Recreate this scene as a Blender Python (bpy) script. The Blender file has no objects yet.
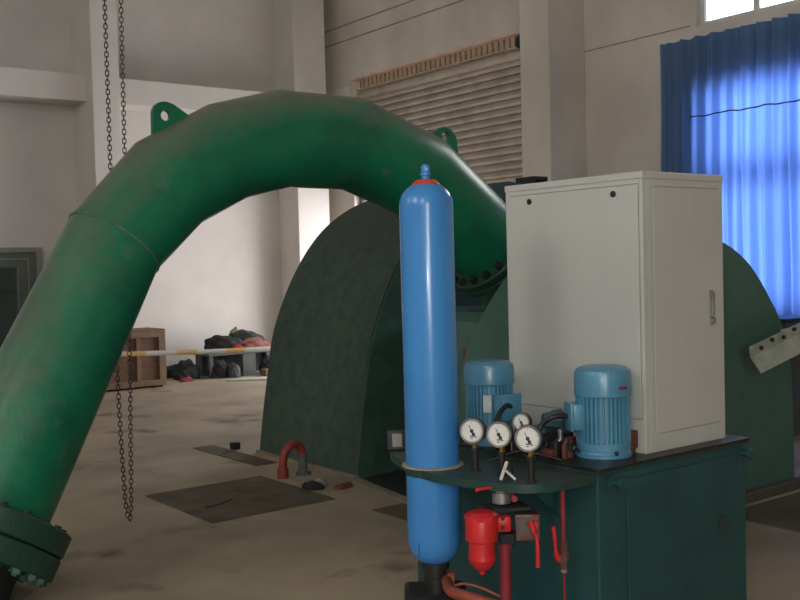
import bpy, bmesh, math, random
from mathutils import Vector, Matrix
random.seed(7)
S = bpy.context.scene
COL = S.collection
PI = math.pi

# ------------------------------------------------------------------ materials
def nodes(name):
    m = bpy.data.materials.new(name); m.use_nodes = True
    nt = m.node_tree
    return m, nt, nt.nodes['Principled BSDF']

def paint(name, c1, c2=None, scale=3.0, rough=0.5, metal=0.0, bump=0.0, bscale=60.0, lo=0.4, hi=0.65,
          dust=None, spec=0.5, coat=0.0, speck=None, stretch=(1, 1, 1), spots=None):
    """noise-mottled paint; dust = colour that lies on upward faces; spots = third colour in small blotches"""
    m, nt, b = nodes(name)
    c2 = c2 or tuple(x * 0.8 for x in c1)
    tc = nt.nodes.new('ShaderNodeTexCoord'); mp = nt.nodes.new('ShaderNodeMapping')
    mp.inputs['Scale'].default_value = stretch
    nt.links.new(tc.outputs['Object'], mp.inputs['Vector'])
    n = nt.nodes.new('ShaderNodeTexNoise'); n.inputs['Scale'].default_value = scale
    n.inputs['Detail'].default_value = 6; n.inputs['Roughness'].default_value = 0.6
    nt.links.new(mp.outputs[0], n.inputs['Vector'])
    r = nt.nodes.new('ShaderNodeMapRange'); r.inputs[1].default_value = lo; r.inputs[2].default_value = hi
    nt.links.new(n.outputs['Fac'], r.inputs[0])
    mx = nt.nodes.new('ShaderNodeMix'); mx.data_type = 'RGBA'
    mx.inputs[6].default_value = (*c1, 1); mx.inputs[7].default_value = (*c2, 1)
    nt.links.new(r.outputs[0], mx.inputs[0]); out = mx.outputs[2]
    if spots:
        n3 = nt.nodes.new('ShaderNodeTexNoise'); n3.inputs['Scale'].default_value = spots[1]
        n3.inputs['Detail'].default_value = 4
        nt.links.new(mp.outputs[0], n3.inputs['Vector'])
        r3 = nt.nodes.new('ShaderNodeMapRange'); r3.inputs[1].default_value = spots[2]; r3.inputs[2].default_value = spots[2] + 0.1
        nt.links.new(n3.outputs['Fac'], r3.inputs[0])
        m3 = nt.nodes.new('ShaderNodeMix'); m3.data_type = 'RGBA'; m3.inputs[7].default_value = (*spots[0], 1)
        nt.links.new(out, m3.inputs[6]); nt.links.new(r3.outputs[0], m3.inputs[0]); out = m3.outputs[2]
    if dust:
        g = nt.nodes.new('ShaderNodeNewGeometry'); s = nt.nodes.new('ShaderNodeSeparateXYZ')
        nt.links.new(g.outputs['Normal'], s.inputs[0])
        n2 = nt.nodes.new('ShaderNodeTexNoise'); n2.inputs['Scale'].default_value = scale * 3
        n2.inputs['Detail'].default_value = 5
        nt.links.new(mp.outputs[0], n2.inputs['Vector'])
        a = nt.nodes.new('ShaderNodeMath'); a.operation = 'MULTIPLY_ADD'; a.inputs[1].default_value = 0.9; a.inputs[2].default_value = -0.45
        nt.links.new(n2.outputs['Fac'], a.inputs[0])
        ad = nt.nodes.new('ShaderNodeMath'); ad.operation = 'ADD'
        nt.links.new(s.outputs[2], ad.inputs[0]); nt.links.new(a.outputs[0], ad.inputs[1])
        r2 = nt.nodes.new('ShaderNodeMapRange'); r2.inputs[1].default_value = dust[1]; r2.inputs[2].default_value = dust[2]
        r2.inputs[4].default_value = dust[3]
        nt.links.new(ad.outputs[0], r2.inputs[0])
        m2 = nt.nodes.new('ShaderNodeMix'); m2.data_type = 'RGBA'; m2.inputs[7].default_value = (*dust[0], 1)
        nt.links.new(out, m2.inputs[6]); nt.links.new(r2.outputs[0], m2.inputs[0]); out = m2.outputs[2]
    nt.links.new(out, b.inputs['Base Color'])
    b.inputs['Roughness'].default_value = rough; b.inputs['Metallic'].default_value = metal
    b.inputs['Specular IOR Level'].default_value = spec
    if coat: b.inputs['Coat Weight'].default_value = coat; b.inputs['Coat Roughness'].default_value = 0.12
    if bump:
        nb = nt.nodes.new('ShaderNodeTexNoise'); nb.inputs['Scale'].default_value = bscale; nb.inputs['Detail'].default_value = 5
        nt.links.new(mp.outputs[0], nb.inputs['Vector'])
        bp = nt.nodes.new('ShaderNodeBump'); bp.inputs['Strength'].default_value = bump; bp.inputs['Distance'].default_value = 0.01
        nt.links.new(nb.outputs['Fac'], bp.inputs['Height']); nt.links.new(bp.outputs[0], b.inputs['Normal'])
    return m

def blockwall(name, c1, c2):
    """plastered masonry: faint block courses telegraphing through, mottled dirt"""
    m, nt, b = nodes(name)
    tc = nt.nodes.new('ShaderNodeTexCoord')
    n = nt.nodes.new('ShaderNodeTexNoise'); n.inputs['Scale'].default_value = 0.9; n.inputs['Detail'].default_value = 8
    nt.links.new(tc.outputs['Object'], n.inputs['Vector'])
    r = nt.nodes.new('ShaderNodeMapRange'); r.inputs[1].default_value = 0.38; r.inputs[2].default_value = 0.68
    nt.links.new(n.outputs['Fac'], r.inputs[0])
    mx = nt.nodes.new('ShaderNodeMix'); mx.data_type = 'RGBA'
    mx.inputs[6].default_value = (*c1, 1); mx.inputs[7].default_value = (*c2, 1)
    nt.links.new(r.outputs[0], mx.inputs[0])
    nt.links.new(mx.outputs[2], b.inputs['Base Color'])
    b.inputs['Roughness'].default_value = 0.85
    nb = nt.nodes.new('ShaderNodeTexNoise'); nb.inputs['Scale'].default_value = 14; nb.inputs['Detail'].default_value = 6
    nt.links.new(tc.outputs['Object'], nb.inputs['Vector'])
    bp = nt.nodes.new('ShaderNodeBump'); bp.inputs['Strength'].default_value = 0.25; bp.inputs['Distance'].default_value = 0.01
    nt.links.new(nb.outputs['Fac'], bp.inputs['Height']); nt.links.new(bp.outputs[0], b.inputs['Normal'])
    return m

M = {}
M['wall'] = blockwall('wall_plaster', (0.68, 0.63, 0.55), (0.55, 0.50, 0.43))
M['wall_w'] = blockwall('wall_whitewash', (0.66, 0.62, 0.585), (0.57, 0.535, 0.50))
M['floor'] = paint('concrete_floor', (0.40, 0.325, 0.225), (0.24, 0.20, 0.14), 0.9, 0.75, bump=0.2, bscale=25, lo=0.38, hi=0.66,
                   spots=((0.13, 0.105, 0.08), 1.3, 0.60))
M['ceil'] = paint('ceiling_paint', (0.55, 0.52, 0.48), None, 1.0, 0.9)
M['plate'] = paint('floor_plate', (0.14, 0.12, 0.085), (0.09, 0.078, 0.058), 4, 0.92, spec=0.15, bump=0.3, bscale=90)
M['pipe'] = paint('pipe_green', (0.008, 0.185, 0.092), (0.010, 0.115, 0.065), 2.6, 0.30, bump=0.12, bscale=35,
                  dust=((0.14, 0.135, 0.105), 0.2, 0.95, 0.9), spots=((0.05, 0.17, 0.11), 4.0, 0.62))
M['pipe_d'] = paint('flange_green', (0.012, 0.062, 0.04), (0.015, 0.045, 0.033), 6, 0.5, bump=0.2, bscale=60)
M['bolt'] = paint('bolt_dark', (0.02, 0.022, 0.02), (0.035, 0.05, 0.04), 8, 0.5, metal=0.3)
M['bolt_g'] = paint('bolt_green', (0.04, 0.13, 0.09), (0.03, 0.09, 0.07), 8, 0.45)
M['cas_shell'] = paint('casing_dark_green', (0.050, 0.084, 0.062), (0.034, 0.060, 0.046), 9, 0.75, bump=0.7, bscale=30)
M['cas_face'] = paint('casing_green', (0.072, 0.165, 0.13), (0.055, 0.13, 0.102), 2.5, 0.5, bump=0.2, bscale=40,
                      spots=((0.06, 0.14, 0.11), 2.2, 0.66))
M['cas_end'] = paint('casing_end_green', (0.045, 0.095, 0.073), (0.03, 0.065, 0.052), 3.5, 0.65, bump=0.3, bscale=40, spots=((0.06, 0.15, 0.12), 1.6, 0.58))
M['tank'] = paint('tank_teal', (0.018, 0.078, 0.078), (0.015, 0.060, 0.064), 4, 0.38, bump=0.08, bscale=30,
                  spots=((0.025, 0.11, 0.10), 7.0, 0.66))
M['tank_top'] = paint('tank_top_teal', (0.012, 0.055, 0.05), (0.035, 0.045, 0.038), 6, 0.45, bump=0.1, bscale=60,
                      dust=((0.07, 0.07, 0.055), 0.8, 1.25, 0.7))
M['lip'] = paint('lip_black', (0.014, 0.014, 0.014), (0.03, 0.03, 0.028), 9, 0.4, metal=0.2)
M['cab'] = paint('cabinet_grey', (0.53, 0.535, 0.50), (0.47, 0.475, 0.445), 1.2, 0.42, bump=0.05, bscale=80)
M['gap'] = paint('dark_gap', (0.10, 0.095, 0.08), None, 5, 0.8)
M['black'] = paint('black_rubber', (0.012, 0.012, 0.013), (0.022, 0.02, 0.02), 12, 0.45)
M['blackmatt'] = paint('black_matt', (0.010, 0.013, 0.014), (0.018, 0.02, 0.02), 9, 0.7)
M['blue'] = paint('bottle_blue', (0.055, 0.27, 0.66), (0.050, 0.24, 0.60), 3, 0.24, coat=0.2)
M['orange'] = paint('neck_orange', (0.62, 0.07, 0.03), (0.5, 0.05, 0.03), 12, 0.4)
M['motor'] = paint('motor_blue', (0.09, 0.28, 0.42), (0.07, 0.23, 0.35), 6, 0.32, coat=0.15, bump=0.06, bscale=70)
M['valvegrey'] = paint('valve_bluegrey', (0.045, 0.10, 0.12), (0.025, 0.055, 0.065), 14, 0.45)
M['red'] = paint('red_paint', (0.62, 0.022, 0.025), (0.50, 0.018, 0.02), 10, 0.35, bump=0.05, bscale=60)
M['redpipe'] = paint('red_pipe_paint', (0.27, 0.022, 0.035), (0.19, 0.02, 0.03), 14, 0.45)
M['orangepipe'] = paint('worn_orange_paint', (0.33, 0.07, 0.035), (0.20, 0.06, 0.035), 18, 0.55)
M['silver'] = paint('bare_metal', (0.42, 0.42, 0.40), (0.25, 0.25, 0.23), 20, 0.35, metal=0.75)
M['block'] = paint('stained_block', (0.11, 0.11, 0.105), (0.17, 0.05, 0.04), 30, 0.45, metal=0.3, lo=0.45, hi=0.55)
M['brass'] = paint('brass', (0.5, 0.3, 0.08), None, 20, 0.3, metal=0.9)
M['dial'] = paint('dial_white', (0.78, 0.78, 0.74), (0.68, 0.68, 0.66), 10, 0.4)
M['dialink'] = paint('dial_ink', (0.03, 0.03, 0.035), None, 10, 0.5)
M['handle_w'] = paint('handle_alu', (0.62, 0.60, 0.55), None, 20, 0.4, metal=0.3)
M['cream'] = paint('cream_gasket', (0.42, 0.36, 0.25), (0.25, 0.22, 0.16), 30, 0.6)
M['rust'] = paint('rust_red', (0.16, 0.04, 0.02), (0.08, 0.03, 0.02), 20, 0.6)
M['label'] = paint('nameplate', (0.55, 0.58, 0.58), (0.4, 0.45, 0.45), 30, 0.4)
M['redlabel'] = paint('red_nameplate', (0.35, 0.03, 0.03), (0.10, 0.02, 0.05), 60, 0.4)
M['wood'] = paint('crate_wood', (0.18, 0.095, 0.055), (0.13, 0.07, 0.04), 5, 0.75, stretch=(1, 1, 6), bump=0.2)
M['wood_l'] = paint('crate_frame_wood', (0.23, 0.145, 0.085), (0.17, 0.105, 0.06), 6, 0.75, bump=0.2)
M['shutter'] = paint('shutter_steel', (0.52, 0.46, 0.39), (0.38, 0.33, 0.275), 3, 0.42, metal=0.3)
M['batten'] = paint('batten_brown', (0.50, 0.38, 0.27), (0.38, 0.28, 0.19), 8, 0.6)
M['backing'] = paint('backing_tan', (0.14, 0.10, 0.07), None, 3, 0.8)
M['greypale'] = paint('pale_grey_cover', (0.30, 0.30, 0.27), (0.2, 0.2, 0.18), 30, 0.5)
M['weld'] = paint('dusty_weld', (0.10, 0.17, 0.12), (0.02, 0.12, 0.07), 14, 0.7)
M['lit_rim'] = paint('painted_lit_rim', (0.78, 0.56, 0.47), None, 3, 0.7)  # pale pink puts the daylight on the opening's soffit into the colour
M['joint'] = paint('joint_grey', (0.24, 0.21, 0.18), (0.34, 0.30, 0.25), 3, 0.9)
M['mortar'] = paint('pale_mortar', (0.24, 0.22, 0.16), (0.15, 0.14, 0.105), 9, 0.9, bump=0.3)
M['chain'] = paint('chain_steel', (0.06, 0.05, 0.035), (0.03, 0.027, 0.02), 40, 0.45, metal=0.6)
M['frame_w'] = paint('window_frame_white', (0.7, 0.7, 0.68), None, 4, 0.5)
M['doorgreen'] = paint('door_grey_green', (0.12, 0.15, 0.12), (0.10, 0.125, 0.10), 2, 0.7)
M['doorframe'] = paint('door_frame_grey', (0.26, 0.25, 0.22), None, 2, 0.6)
M['cab_dark'] = paint('cabinet_dark_green', (0.018, 0.035, 0.022), (0.014, 0.027, 0.018), 3, 0.55)
M['cloth_b'] = paint('cloth_black', (0.012, 0.013, 0.014), (0.025, 0.03, 0.03), 9, 0.9)
M['cloth_g'] = paint('cloth_dark_green', (0.03, 0.045, 0.035), (0.02, 0.028, 0.024), 9, 0.9)
M['cloth_p'] = paint('cloth_pink', (0.19, 0.055, 0.042), (0.25, 0.11, 0.085), 12, 0.9)
M['cloth_r'] = paint('cloth_red', (0.55, 0.02, 0.02), (0.4, 0.015, 0.015), 12, 0.85)
M['cloth_m'] = paint('cloth_magenta', (0.28, 0.03, 0.06), None, 12, 0.9)
M['cloth_t'] = paint('cloth_tan', (0.22, 0.19, 0.13), None, 12, 0.9)
M['greybox'] = paint('grey_board', (0.09, 0.10, 0.09), (0.07, 0.075, 0.07), 6, 0.8)
M['whiteish'] = paint('off_white', (0.5, 0.5, 0.46), (0.38, 0.38, 0.35), 9, 0.7)
M['angle'] = paint('angle_pale', (0.42, 0.44, 0.38), (0.28, 0.31, 0.27), 10, 0.5, bump=0.1)
M['plinth'] = paint('plinth_mortar', (0.085, 0.08, 0.06), (0.06, 0.055, 0.045), 9, 0.85, bump=0.4, bscale=40)
M['paper'] = paint('scrap_paper', (0.30, 0.28, 0.24), (0.2, 0.19, 0.16), 20, 0.9)
M['fadedred'] = paint('faded_red_paint', (0.28, 0.03, 0.025), (0.16, 0.028, 0.022), 14, 0.5)

def tape_mat():
    m, nt, b = nodes('barrier_tape_stripes')
    tc = nt.nodes.new('ShaderNodeTexCoord'); sx = nt.nodes.new('ShaderNodeSeparateXYZ')
    nt.links.new(tc.outputs['Object'], sx.inputs[0])
    w = nt.nodes.new('ShaderNodeMath'); w.operation = 'SINE'
    k = nt.nodes.new('ShaderNodeMath'); k.operation = 'MULTIPLY'; k.inputs[1].default_value = 9.0
    nt.links.new(sx.outputs[0], k.inputs[0]); nt.links.new(k.outputs[0], w.inputs[0])
    r = nt.nodes.new('ShaderNodeMapRange'); r.inputs[1].default_value = 0.1; r.inputs[2].default_value = 0.5
    nt.links.new(w.outputs[0], r.inputs[0])
    mx = nt.nodes.new('ShaderNodeMix'); mx.data_type = 'RGBA'
    mx.inputs[6].default_value = (0.62, 0.60, 0.55, 1); mx.inputs[7].default_value = (0.62, 0.42, 0.16, 1)
    nt.links.new(r.outputs[0], mx.inputs[0]); nt.links.new(mx.outputs[2], b.inputs['Base Color'])
    b.inputs['Roughness'].default_value = 0.5
    return m
M['tape'] = tape_mat()

def curtain_mat():
    m = bpy.data.materials.new('blue_curtain'); m.use_nodes = True
    nt = m.node_tree; nt.nodes.clear()
    o = nt.nodes.new('ShaderNodeOutputMaterial')
    d = nt.nodes.new('ShaderNodeBsdfDiffuse'); d.inputs[0].default_value = (0.14, 0.23, 0.31, 1)
    t = nt.nodes.new('ShaderNodeBsdfTranslucent'); t.inputs[0].default_value = (0.13, 0.27, 0.90, 1)
    mx = nt.nodes.new('ShaderNodeMixShader'); mx.inputs[0].default_value = 0.36
    nt.links.new(d.outputs[0], mx.inputs[1]); nt.links.new(t.outputs[0], mx.inputs[2]); nt.links.new(mx.outputs[0], o.inputs[0])
    return m
M['curtain'] = curtain_mat()

def glass_mat():
    m = bpy.data.materials.new('clear_glass'); m.use_nodes = True
    nt = m.node_tree; nt.nodes.clear()
    o = nt.nodes.new('ShaderNodeOutputMaterial')
    g = nt.nodes.new('ShaderNodeBsdfGlossy'); g.inputs[1].default_value = 0.05
    t = nt.nodes.new('ShaderNodeBsdfTransparent')
    fr = nt.nodes.new('ShaderNodeFresnel'); fr.inputs[0].default_value = 1.45
    mx = nt.nodes.new('ShaderNodeMixShader')
    nt.links.new(fr.outputs[0], mx.inputs[0]); nt.links.new(t.outputs[0], mx.inputs[1]); nt.links.new(g.outputs[0], mx.inputs[2])
    nt.links.new(mx.outputs[0], o.inputs[0])
    return m
M['glass'] = glass_mat()

# ------------------------------------------------------------------ mesh helpers
def basis(d, up=Vector((0, 0, 1))):
    d = Vector(d).normalized()
    if abs(d.dot(up)) > 0.98: up = Vector((0, 1, 0))
    s = d.cross(up).normalized(); u = s.cross(d).normalized()
    return s, u, d

def box(bm, lo, hi, bev=0.0, mat=None):
    c = [(a + b) / 2 for a, b in zip(lo, hi)]; s = [abs(b - a) for a, b in zip(lo, hi)]
    r = bmesh.ops.create_cube(bm, size=1, matrix=Matrix.Translation(c) @ Matrix.Diagonal((*s, 1)))
    vs = r['verts']
    if bev:
        es = list({e for v in vs for e in v.link_edges})
        rr = bmesh.ops.bevel(bm, geom=es, offset=bev, segments=2, affect='EDGES', profile=0.5)
        vs = list({v for f in rr['faces'] for v in f.verts} | {v for v in vs if v.is_valid})
    if mat is not None: bmesh.ops.transform(bm, matrix=mat, verts=vs)
    return bm

def obox(bm, c, size, ax, az=(0, 0, 1), bev=0.0):
    """oriented box: centre c, size along (ax, ay, az)"""
    ax = Vector(ax).normalized(); az = Vector(az); az = (az - az.dot(ax) * ax).normalized(); ay = az.cross(ax)
    R = Matrix((ax, ay, az)).transposed().to_4x4()
    h = [s / 2 for s in size]
    return box(bm, [-x for x in h], h, bev, Matrix.Translation(c) @ R)

def ring(bm, c, s, u, r, n, ru=None):
    ru = ru if ru is not None else r
    return [bm.verts.new(Vector(c) + s * (math.cos(2 * PI * k / n) * r) + u * (math.sin(2 * PI * k / n) * ru)) for k in range(n)]

def bridge(bm, a, b):
    n = len(a)
    for k in range(n): bm.faces.new((a[k], a[(k + 1) % n], b[(k + 1) % n], b[k]))

def cyl(bm, a, b, r1, r2=None, n=24):
    r2 = r1 if r2 is None else r2
    s, u, d = basis(Vector(b) - Vector(a))
    A = ring(bm, a, s, u, r1, n); B = ring(bm, b, s, u, r2, n)
    bridge(bm, A, B); bm.faces.new(list(reversed(A))); bm.faces.new(B)
    return bm

def lathe(bm, c, d, prof, n=32):
    """prof = [(t, r)...] along direction d from c"""
    s, u, d = basis(d)
    rs = [ring(bm, Vector(c) + d * t, s, u, max(r, 1e-4), n) for t, r in prof]
    for a, b in zip(rs, rs[1:]): bridge(bm, a, b)
    bm.faces.new(list(reversed(rs[0]))); bm.faces.new(rs[-1])
    return bm

def tube(bm, pts, r, n=12, caps=True):
    pts = [Vector(p) for p in pts]; rs = []
    ref = None
    for i, p in enumerate(pts):
        d = (pts[min(i + 1, len(pts) - 1)] - pts[max(i - 1, 0)]).normalized()
        if ref is None:
            s, u, _ = basis(d)
        else:
            s = (ref - ref.dot(d) * d).normalized(); u = s.cross(d) * -1
            u = d.cross(s) * -1
        ref = s
        rr = r[i] if isinstance(r, (list, tuple)) else r
        rs.append(ring(bm, p, s, u, rr, n))
    for a, b in zip(rs, rs[1:]): bridge(bm, a, b)
    if caps: bm.faces.new(list(reversed(rs[0]))); bm.faces.new(rs[-1])
    return bm

def smoothpath(pts, k=8):
    pts = [Vector(p) for p in pts]; out = []
    P = [pts[0]] + pts + [pts[-1]]
    for i in range(1, len(P) - 2):
        p0, p1, p2, p3 = P[i - 1:i + 3]
        for j in range(k):
            t = j / k
            out.append(0.5 * ((2 * p1) + (p2 - p0) * t + (2 * p0 - 5 * p1 + 4 * p2 - p3) * t * t + (3 * p1 - p0 - 3 * p2 + p3) * t ** 3))
    out.append(pts[-1]); return out

def prism(bm, poly, off, caps=True):
    """poly list of 3D points, extruded by vector off"""
    off = Vector(off)
    A = [bm.verts.new(Vector(p)) for p in poly]; B = [bm.verts.new(Vector(p) + off) for p in poly]
    bridge(bm, A, B)
    if caps: bm.faces.new(list(reversed(A))); bm.faces.new(B)
    return bm

def obj(name, bm, mat, parent=None, label=None, cat=None, group=None, smooth=30, kind=None, bevel=0.0, origin=None):
    bmesh.ops.recalc_face_normals(bm, faces=bm.faces[:])
    me = bpy.data.meshes.new(name)
    if origin is not None:
        bmesh.ops.translate(bm, vec=-Vector(origin), verts=bm.verts[:])
    bm.to_mesh(me); bm.free()
    o = bpy.data.objects.new(name, me); COL.objects.link(o)
    me.materials.append(mat)
    if smooth:
        for p in me.polygons: p.use_smooth = True
        me.set_sharp_from_angle(angle=math.radians(smooth))
    if bevel:
        b = o.modifiers.new('bevel', 'BEVEL'); b.width = bevel; b.segments = 2; b.limit_method = 'ANGLE'; b.angle_limit = math.radians(40)
    if origin is not None: o.location = origin
    if parent is not None:
        o.parent = parent
        pl = Vector((0, 0, 0)); q = parent
        while q is not None: pl += q.location; q = q.parent
        o.location = o.location - pl
    if label: o['label'] = label
    if cat: o['category'] = cat
    if group: o['group'] = group
    if kind: o['kind'] = kind
    return o

def thing(name, label, cat, loc=(0, 0, 0), group=None):
    o = bpy.data.objects.new(name, None); COL.objects.link(o); o.location = loc
    o.empty_display_size = 0.1
    o['label'] = label; o['category'] = cat
    if group: o['group'] = group
    return o

def B(): return bmesh.new()
def struct(name, bm, mat, parent=None, **k): return obj(name, bm, mat, parent, kind='structure', **k)

# ------------------------------------------------------------------ room shell
XW, YW, XL, YN, ZC = 9.64, 14.5, -6.0, -6.0, 7.0
T = 0.25
bm = B(); box(bm, (XL - T, YN - T, -0.2), (XW + T, YW + T, 0)); struct('floor', bm, M['floor'], smooth=0)
bm = B(); box(bm, (XL - T, YN - T, ZC), (XW + T, YW + T, ZC + 0.2)); struct('ceiling', bm, M['ceil'], smooth=0)

def wall_holes(axis, pos0, pos1, a0, a1, holes, mat, name):
    """wall slab between pos0..pos1 on its normal axis, spanning a0..a1, with rectangular holes (a, b, z0, z1)"""
    bm = B()
    As = sorted({a0, a1, *[h[0] for h in holes], *[h[1] for h in holes]})
    Zs = sorted({0, ZC, *[h[2] for h in holes], *[h[3] for h in holes]})
    for i in range(len(As) - 1):
        z_start = None
        for j in range(len(Zs) - 1):
            ca = (As[i] + As[i + 1]) / 2; cz = (Zs[j] + Zs[j + 1]) / 2
            hole = any(h[0] < ca < h[1] and h[2] < cz < h[3] for h in holes)
            if not hole and z_start is None: z_start = Zs[j]
            end = hole or j == len(Zs) - 2
            if z_start is not None and end:
                z_end = Zs[j] if hole else Zs[j + 1]
                if axis == 'x': box(bm, (pos0, As[i], z_start), (pos1, As[i + 1], z_end))
                else: box(bm, (As[i], pos0, z_start), (As[i + 1], pos1, z_end))
                z_start = None
    bmesh.ops.remove_doubles(bm, verts=bm.verts[:], dist=1e-5)
    return struct(name, bm, mat, smooth=0)

DOOR = (9.3, 13.7, 0.0, 4.73)
WIN = (3.9, 6.90, 1.0, 3.52)
WIN2 = (3.9, 6.93, 4.20, 5.6)
wall_holes('x', XW, XW + T, YN, YW, [DOOR, WIN, WIN2], M['wall'], 'wall_right')
wall_holes('y', YW, YW + T, XL - T, XW + T, [], M['wall_w'], 'wall_back')
wall_holes('x', XL - T, XL, YN, YW, [(-5.0, -1.0, 4.5, 5.9), (1.0, 5.0, 4.5, 5.9), (7.0, 11.0, 4.5, 5.9)], M['wall'], 'wall_left')
wall_holes('y', YN - T, YN, XL - T, XW + T, [(-4.4, -2.9, 1.0, 4.8)], M['wall'], 'wall_front')

# columns and beams of the frame
def column(x0, x1, y0, y1, n, mat):
    bm = B(); box(bm, (x0, y0, 0), (x1, y1, ZC)); struct('trim_%d' % n, bm, mat, smooth=0, bevel=0.012)
column(5.23, 5.63, 13.71, YW, 1, M['wall_w'])
column(8.66, 9.27, 13.9, YW, 2, M['wall_w'])
column(8.99, XW, 8.585, 9.08, 3, M['wall'])
bm = B(); box(bm, (XL, 13.94, 4.04), (5.23, YW, 4.42)); struct('trim_4', bm, M['wall_w'], smooth=0, bevel=0.01)
bm = B(); box(bm, (5.63, 13.94, 4.04), (8.66, YW, 4.42)); struct('trim_5', bm, M['wall_w'], smooth=0, bevel=0.01)
bm = B(); box(bm, (9.634, 9.08, 5.375), (XW, YW, 5.395)); box(bm, (9.634, 9.08, 5.63), (XW, YW, 5.65)); struct('trim_6', bm, M['joint'], smooth=0)
# formwork joint ridges on the curtain wall
bm = B(); box(bm, (9.636, 7.0, 4.225), (XW, 8.59, 4.24)); struct('trim_7', bm, M['joint'], smooth=0)
bm = B(); box(bm, (9.56, 13.70, 4.30), (XW, 14.1, 4.62)); struct('trim_8', bm, M['wall_w'], smooth=0, bevel=0.008)

# windows in the right wall
def window(name, y0, y1, z0, z1, vm, hm, x=XW + 0.08):
    bm = B(); w = 0.06
    box(bm, (x, y0, z0), (x + 0.08, y0 + w, z1)); box(bm, (x, y1 - w, z0), (x + 0.08, y1, z1))
    box(bm, (x, y0 + w, z0), (x + 0.08, y1 - w, z0 + w)); box(bm, (x, y0 + w, z1 - w), (x + 0.08, y1 - w, z1))
    for v in vm: box(bm, (x + 0.01, v - 0.035, z0 + w), (x + 0.07, v + 0.035, z1 - w))
    for h in hm: box(bm, (x + 0.0, y0 + w, h - 0.08), (x + 0.08, y1 - w, h + 0.08))
    o = struct(name, bm, M['frame_w'], smooth=0)
    bm = B(); box(bm, (x + 0.035, y0 + w, z0 + w), (x + 0.041, y1 - w, z1 - w)); struct('pane', bm, M['glass'], o, smooth=0)
window('window_1', *WIN, (5.85, 4.87), (2.5,))
window('window_2', *WIN2, (6.22, 5.2, 4.5), ())

# unseen windows added behind the camera and on the left for fill light
def unseen_window(name, axis, pos, a0, a1, z0, z1):
    bm = B(); w = 0.06
    def bb(p, q):
        if axis == 'x': box(bm, (pos, p[0], p[1]), (pos + 0.06, q[0], q[1]))
        else: box(bm, (p[0], pos, p[1]), (q[0], pos + 0.06, q[1]))
    bb((a0, z0), (a0 + w, z1)); bb((a1 - w, z0), (a1, z1)); bb((a0 + w, z0), (a1 - w, z0 + w)); bb((a0 + w, z1 - w), (a1 - w, z1))
    m_ = (a0 + a1) / 2; bb((m_ - .02, z0 + w), (m_ + .02, z1 - w))
    struct(name, bm, M['frame_w'], smooth=0)
unseen_window('added_window_3', 'x', XL - 0.1, -5.0, -1.0, 4.5, 5.9)
unseen_window('added_window_4', 'x', XL - 0.1, 1.0, 5.0, 4.5, 5.9)
unseen_window('added_window_5', 'x', XL - 0.1, 7.0, 11.0, 4.5, 5.9)
unseen_window('added_window_6', 'y', YN - 0.1, -4.4, -2.9, 1.0, 4.8)

# door in the back wall (left edge of the picture)
bm = B()
box(bm, (3.0, 14.42, 0), (3.08, YW, 2.0)); box(bm, (4.6, 14.42, 0), (4.68, YW, 2.0)); box(bm, (3.08, 14.42, 1.93), (4.6, YW, 2.0))
d1 = struct('door_1', bm, M['doorframe'], smooth=0)
bm = B(); box(bm, (3.08, 14.46, 0.01), (4.6, YW, 1.93)); obj('door_panel', bm, M['doorgreen'], d1, smooth=0)
bm = B(); box(bm, (3.08, 14.445, 1.83), (4.5, 14.46, 1.85)); box(bm, (4.48, 14.445, 0.05), (4.5, 14.46, 1.83)); obj('door_molding', bm, M['doorframe'], d1, smooth=0)

# ------------------------------------------------------------------ roller shutter
sh = thing('roller_shutter', 'half-raised slatted metal roller shutter in the wall opening above the green pipe', 'shutter', (9.8, 11.5, 2.75))
pitch = 0.108; z0 = 2.78; bm = B(); prof = []
nsl = 15
for k in range(nsl):
    zb = z0 + k * pitch
    for a, dx in ((0, 0.022), (0.13, 0.022), (0.16, -0.022), (0.3, -0.036), (0.5, -0.042), (0.7, -0.036), (0.96, -0.016), (0.98, 0.022)):
        prof.append((9.80 + dx, zb + a * pitch))
poly = [(x, 9.32, z) for x, z in prof] + [(9.82, 9.32, z0 + nsl * pitch), (9.82, 9.32, z0)]
prism(bm, poly, (0, 4.35, 0)); obj('slat_curtain', bm, M['shutter'], sh, smooth=30)
bm = B(); box(bm, (9.77, 9.32, z0 - 0.07), (9.83, 13.67, z0)); obj('bottom_bar', bm, M['shutter'], sh, smooth=0)
bm = B(); cyl(bm, (9.80, 9.32, 4.455), (9.80, 13.67, 4.455), 0.075, n=20); obj('drum', bm, M['shutter'], sh)
for y in (9.31, 13.62):
    bm = B(); box(bm, (9.74, y, 0), (9.88, y + 0.06, 4.4)); obj('guide_rail', bm, M['gap'], sh, smooth=0)
bm = B()
lathe(bm, (9.74, 9.80, 4.60), (-1, 0, 0), [(0, 0.09), (0.03, 0.09), (0.035, 0.05), (0.06, 0.05)], 16); obj('gear_wheel', bm, M['lip'], sh)
tg = thing('transom_grille', 'brown grille of upright battens above the roller shutter', 'grille', (9.8, 11.5, 4.53))
bm = B(); y = 9.35
while y < 13.6:
    box(bm, (9.74, y, 4.56), (9.79, y + 0.078, 4.70)); y += 0.115
obj('battens', bm, M['batten'], tg, smooth=0)
bm = B(); box(bm, (9.635, 9.31, 4.70), (9.83, 13.69, 4.728)); obj('top_rail', bm, M['lit_rim'], tg, smooth=0, label='top rail coloured pink as the daylit soffit edge')
bm = B(); box(bm, (9.73, 9.31, 4.535), (9.83, 13.69, 4.56)); obj('bottom_rail', bm, M['batten'], tg, smooth=0)
bm = B(); box(bm, (9.80, 9.31, 4.56), (9.815, 13.69, 4.70)); obj('backing_board', bm, M['backing'], tg, smooth=0)
bm = B(); cyl(bm, (9.70, 9.78, 2.70), (9.70, 9.70, 3.05), 0.014, n=10)
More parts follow.
